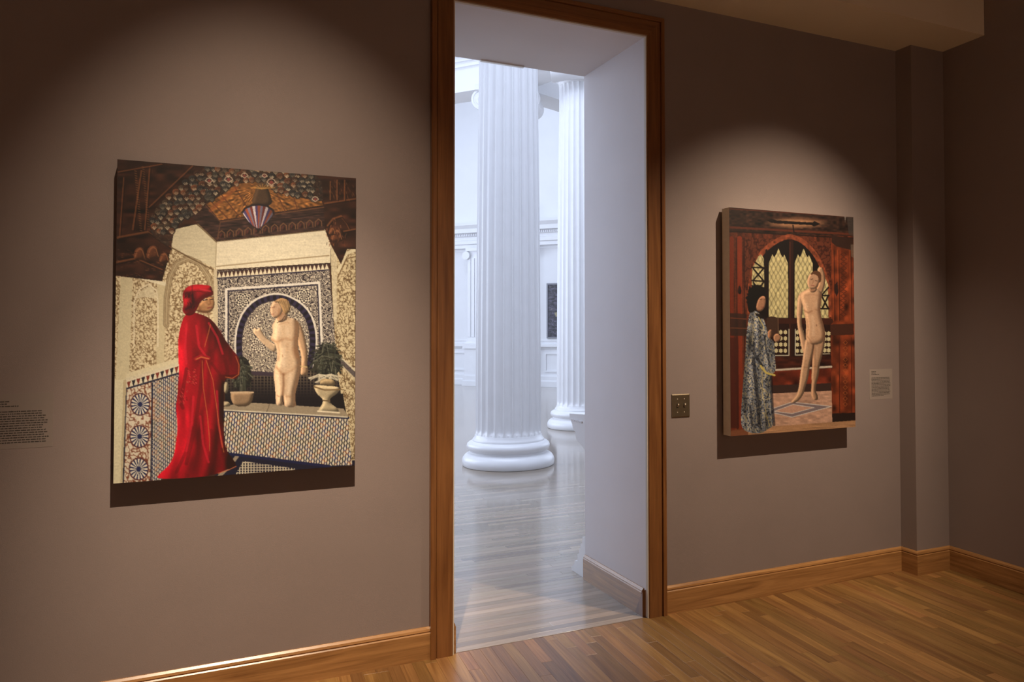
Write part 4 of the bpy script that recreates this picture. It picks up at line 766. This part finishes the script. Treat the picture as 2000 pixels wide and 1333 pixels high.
    A0 = c.A.copy(); anat(); c.A[:] = A0 * (1 - bm_[..., None]) + c.A * bm_[..., None]
    c.soft([(1074, 1500), (1070, 1600), (1046, 1700)], 14, (96, 56, 36), .6); c.soft([(1010, 1520), (1000, 1640)], 22, lt_, .35); c.soft([(1110, 1520), (1104, 1640)], 20, lt_, .3); c.soft([(980, 1730), (1010, 1730)], 12, sd_, .35); c.soft([(1080, 1720), (1110, 1722)], 12, sd_, .35)
    c.form([(1032, 890), (1100, 890), (1108, 975), (1028, 985)], (190, 136, 92), r=8); c.soft([(1050, 950), (1096, 930)], 14, sd_, .5); c.form([(1006, 880), (1016, 826), (1046, 784), (1100, 770), (1138, 800), (1134, 870), (1104, 934), (1062, 952), (1022, 934)], (214, 158, 110), r=10, smooth=1)
    c.fill([(1036, 806), (1060, 770), (1110, 758), (1150, 792), (1148, 866), (1130, 890), (1122, 826), (1085, 795)], (92, 56, 32), 1); c.stroke([(1044, 850), (1066, 845)], 6, (70, 40, 26)); c.stroke([(1088, 862), (1108, 866)], 6, (70, 40, 26)); c.stroke([(1050, 908), (1080, 914)], 6, (150, 76, 56)); c.soft([(1072, 860), (1064, 890)], 7, sd_, .6); c.soft([(1116, 880), (1096, 930)], 14, sd_, .4)
    # figure in the patterned robe
    c.fill([(600, 1240), (650, 1220), (718, 1235), (722, 1400), (690, 1420), (610, 1440)], (66, 42, 28)); c.stroke([(718, 1240), (722, 1400)], 6, (120, 86, 58))
    robe = [(430, 1190), (480, 1160), (545, 1200), (585, 1270), (610, 1370), (640, 1450), (680, 1470), (690, 1640), (700, 1770), (660, 1800), (648, 1860), (660, 2100), (690, 2310), (600, 2370), (550, 2400), (450, 2400), (360, 2360), (345, 2270), (355, 2080), (372, 1850), (392, 1600), (400, 1400), (418, 1280)]
    rm = c.mask(robe, 2); sp = c.noise(9, 11, 21) + .5 * c.noise(5, 5, 22); fold = .6 * np.sin((X + .06 * (Y - 1800) + 14 * c.noise(120, 300, 23)) / 17.0) + .6 * c.noise(34, 200, 24); v = np.clip(.88 + .30 * fold, .22, 1.25)[..., None]
    pt = np.where((sp > .62)[..., None], np.array((190, 168, 120.)), np.where((sp < -.6)[..., None], np.array((56, 54, 52.)), np.array((132, 130, 124.)))); c.paint(rm, pt * v)
    for pts, wv in (([(470, 1640), (500, 1900), (530, 2300)], 34), ([(470, 1480), (480, 1600), (560, 1720)], 26), ([(650, 1830), (660, 2100), (680, 2310)], 30), ([(440, 2120), (460, 2320)], 22), ([(585, 1420), (600, 1560), (640, 1720)], 18)): c.stroke(pts, wv, (20, 20, 24), .55)
    c.stroke([(500, 1190), (560, 1300), (580, 1340)], 10, (206, 176, 90), .8); c.stroke([(545, 1720), (600, 1790), (685, 1812)], 20, (206, 176, 84)); c.stroke([(560, 1750), (565, 2000), (600, 2200), (640, 2330)], 7, (190, 160, 84), .7); c.stroke([(470, 1300), (460, 1500)], 8, (180, 160, 110), .6)
    c.form([(610, 1380), (640, 1350), (660, 1360), (650, 1440), (620, 1450)], (190, 128, 84), r=7); c.form([(665, 1420), (710, 1385), (750, 1420), (748, 1460), (690, 1490)], (196, 136, 90), r=7)
    c.form([(500, 1100), (530, 1030), (585, 1010), (598, 1080), (580, 1150), (530, 1180), (500, 1160)], (196, 132, 88), light=(-.2, -.7), r=9); c.stroke([(536, 1052), (556, 1050)], 5, (50, 28, 22)); c.stroke([(576, 1056), (590, 1054)], 5, (50, 28, 22)); c.stroke([(552, 1130), (576, 1130)], 5, (140, 56, 44))
    c.fill([(424, 1190), (410, 1110), (408, 1030), (428, 950), (480, 908), (545, 912), (594, 960), (602, 1020), (560, 1006), (530, 1022), (506, 1070), (498, 1110), (482, 1130), (492, 1160), (470, 1180)], (16, 12, 12), 1)
    for k in range(30): a_ = rng.uniform(2.2, 6.0); x = 500 + 92 * math.cos(a_); y = 1030 + 118 * math.sin(a_); c.stroke([(x, y), (x + rng.uniform(-14, 14), y + rng.uniform(-14, 14))], 13, (18, 13, 12), .9)
    c.fill([(480, 1185), (520, 1200), (570, 1210), (600, 1250), (550, 1246), (500, 1215)], (30, 22, 19), 1)
    c.A = c.A * (1 + .03 * c.noise(8, 8, 98))[..., None]
    return c

def painting(x0, x1, z0, z1, yf, yb, label, cv, corners, nx, nz, gain, edge):
    t = empty('painting', ((x0 + x1) / 2, 0, z0)); tag(t, label, 'painting', 'large unframed canvases on the taupe wall')
    ox, oz = (x0 + x1) / 2, z0
    b = MB(); b.box(x0 - ox, x1 - ox, yf + .0006, yb, 0, z1 - z0); b.build('canvas', edge, t)
    picture_mesh('picture', cv, corners, x0 - ox, x1 - ox, yf, 0, z1 - z0, nx, nz, gain, t)
    MB().box(x0 - ox + .06, x1 - ox - .06, yb, 0, z1 - z0 - .16, z1 - z0 - .12).build('hanging_cleat', M_DKEDGE, t)
    return t
LC = [(103.6, 59), (1829, 174), (1823, 2264), (81, 2377)]
RC = [(225.6, 130), (1465, 230), (1495, 2322), (245, 2431)]
painting(-.2925, .6835, .986, 2.340, -.062, -.006, 'painting of a red robed figure and a pale figure in a tiled courtyard', draw_left(), LC, 430, 590, (.88, 1.0, 1.34), M_DKEDGE)
painting(2.823, 3.799, .995, 2.340, -.090, -.018, 'painting of a grey robed figure and a pale figure before an arched window', draw_right(), RC, 330, 450, (.72, .84, 1.15), M_CANVAS)

# ------------------------------------------------------------------ wall labels, light switch
def wall_label(x0, x1, z0, z1, name, label, m, heads, lines, tx0, tx1, tz, pitch, hp):
    t = empty(name, ((x0 + x1) / 2, 0, z0)); tag(t, label, 'wall label'); ox = (x0 + x1) / 2
    MB().box(x0 - ox, x1 - ox, -.0006, 0, 0, z1 - z0).build('card', m, t)
    b = MB(); z = tz; r_ = random.Random(3)
    for k in range(len(heads) + lines):
        if k < len(heads): xe = tx0 + (tx1 - tx0) * heads[k]
        else: xe = tx1 - r_.uniform(0, .06) * (tx1 - tx0) - (.35 * (tx1 - tx0) if k == len(heads) + lines - 1 else 0)
        if k == len(heads): z -= hp
        x = tx0
        while x < xe - .003:
            wl = min(r_.choice((.005, .008, .011, .014, .018)), xe - x); hgt = pitch * .40
            b.quad([(x - ox, -.0009, z - z0), (x + wl - ox, -.0009, z - z0), (x + wl - ox, -.0009, z + hgt - z0), (x - ox, -.0009, z + hgt - z0)])
            if r_.random() < .7:
                q = x + r_.random() * wl * .8; b.quad([(q - ox, -.0009, z - pitch * .15 * (r_.random() < .3) - z0), (q + .001 - ox, -.0009, z - z0), (q + .001 - ox, -.0009, z + pitch * .6 - z0), (q - ox, -.0009, z + pitch * .6 - z0)])
            x += wl + .0022
        z -= pitch
    tag(b.build('printed_text', M_INK, t), kind='stuff'); return t
wall_label(-.98, -.514, 1.146, 1.368, 'wall_label', 'text label at the left edge of the taupe wall beside the courtyard painting', M_CARDL, (.70, .68, .76), 15, -.96, -.527, 1.334, .0096, .012)
wall_label(4.016, 4.223, 1.152, 1.353, 'wall_label', 'small text card right of the arched window painting', M_CARD, (.24, .22, .40), 14, 4.034, 4.205, 1.335, .0092, .014)
sw = empty('light_switch', (2.534, 0, 1.112)); tag(sw, 'dark brass double light switch beside the door casing', 'switch')
b = MB(); n_ = [(-.061, 0), (.061, 0), (.061, .134), (-.061, .134)]; i_ = [(-.056, .005), (.056, .005), (.056, .129), (-.056, .129)]
b.v = [(x, -.001, z) for x, z in n_] + [(x, -.0035, z) for x, z in n_] + [(x, -.006, z) for x, z in i_]
for i in range(4): j = (i + 1) % 4; b.f.append((i, j, 4 + j, 4 + i)); b.f.append((4 + i, 4 + j, 8 + j, 8 + i))
b.f.append((8, 9, 10, 11)); b.f.append((0, 1, 2, 3)); b.m = [0] * len(b.f); b.build('plate', M_BRASS, sw)
M_TOG = mat('switch_toggle', (.50, .42, .32), .4); M_SLOT = mat('switch_slot', (.03, .025, .02), .7)
for x in (-.0235, .0235):
    s_ = MB().box(x - .006, x + .006, -.0066, -.0055, .055, .080).build('toggle_slot', M_SLOT, sw)
    b = MB(); b.v = [(x - .0045, -.006, .060), (x + .0045, -.006, .060), (x + .0045, -.006, .073), (x - .0045, -.006, .073), (x - .0038, -.018, .072), (x + .0038, -.018, .072), (x + .0038, -.016, .080), (x - .0038, -.016, .080)]
    b.f = [(0, 1, 5, 4), (1, 2, 6, 5), (2, 3, 7, 6), (3, 0, 4, 7), (4, 5, 6, 7)]; b.m = [0] * 5; b.build('toggle', M_TOG, sw)
    for z in (.030, .106):
        b = MB(); n = 12
        for yy, rr in ((-.0055, .0036), (-.0070, .0030)):
            for k in range(n): b.v.append((x + rr * math.cos(k * 6.2832 / n), yy, z + rr * math.sin(k * 6.2832 / n)))
        for k in range(n): b.f.append((k, (k + 1) % n, n + (k + 1) % n, n + k))
        b.f.append(tuple(range(n, 2 * n))); b.m = [0] * len(b.f); b.build('screw', M_TOG, sw)

# ------------------------------------------------------------------ dark artwork on the far wall
def hall_art():
    c = Canvas(0, 0, 100, 200, 1.0); n = c.noise(9, 4, 5) + c.noise(4, 3, 6) + .8 * c.noise(3, 2, 7); c.A[:] = np.array((74, 70, 84.)) * (1 + .28 * n)[..., None]
    for k in range(70):
        x, y = rng.uniform(0, 96), rng.uniform(0, 196); c.fill([(x, y), (x + rng.uniform(3, 12), y), (x + rng.uniform(3, 12), y + 4), (x, y + 3)], [(130, 124, 140), (40, 38, 52), (160, 150, 150), (92, 80, 120)][k % 4], 0, .6)
    for y in (36, 70, 98, 150, 168): c.stroke([(0, y), (100, y + rng.uniform(-3, 3))], 2, (140, 134, 150), .6)
    c.fill([(22, 108), (34, 104), (38, 118), (28, 124)], (190, 180, 140)); return c
t = empty('hall_artwork', (*fp(2.93, 0), 1.38)); tag(t, 'tall dark collage artwork in grey frame on the far hall wall', 'artwork')
t.rotation_euler = (0, 0, math.atan2(FS.y, FS.x))
sgn = 1 if (Matrix.Rotation(t.rotation_euler.z, 2) @ Vector((0, 1))).dot(FN) > 0 else -1
b = MB(); yy = .05 * sgn
for bx in ((0, .04, 0, 1.56), (.92, .96, 0, 1.56), (.04, .92, 0, .04), (.04, .92, 1.52, 1.56)): b.box(bx[0], bx[1], 0, yy, bx[2], bx[3])
b.build('frame', M_FRAME, t)
picture_mesh('picture', hall_art(), [(0, 0), (100, 0), (100, 200), (0, 200)], .04, .92, .035 * sgn, .04, 1.52, 60, 110, (.55, .55, .55), t)
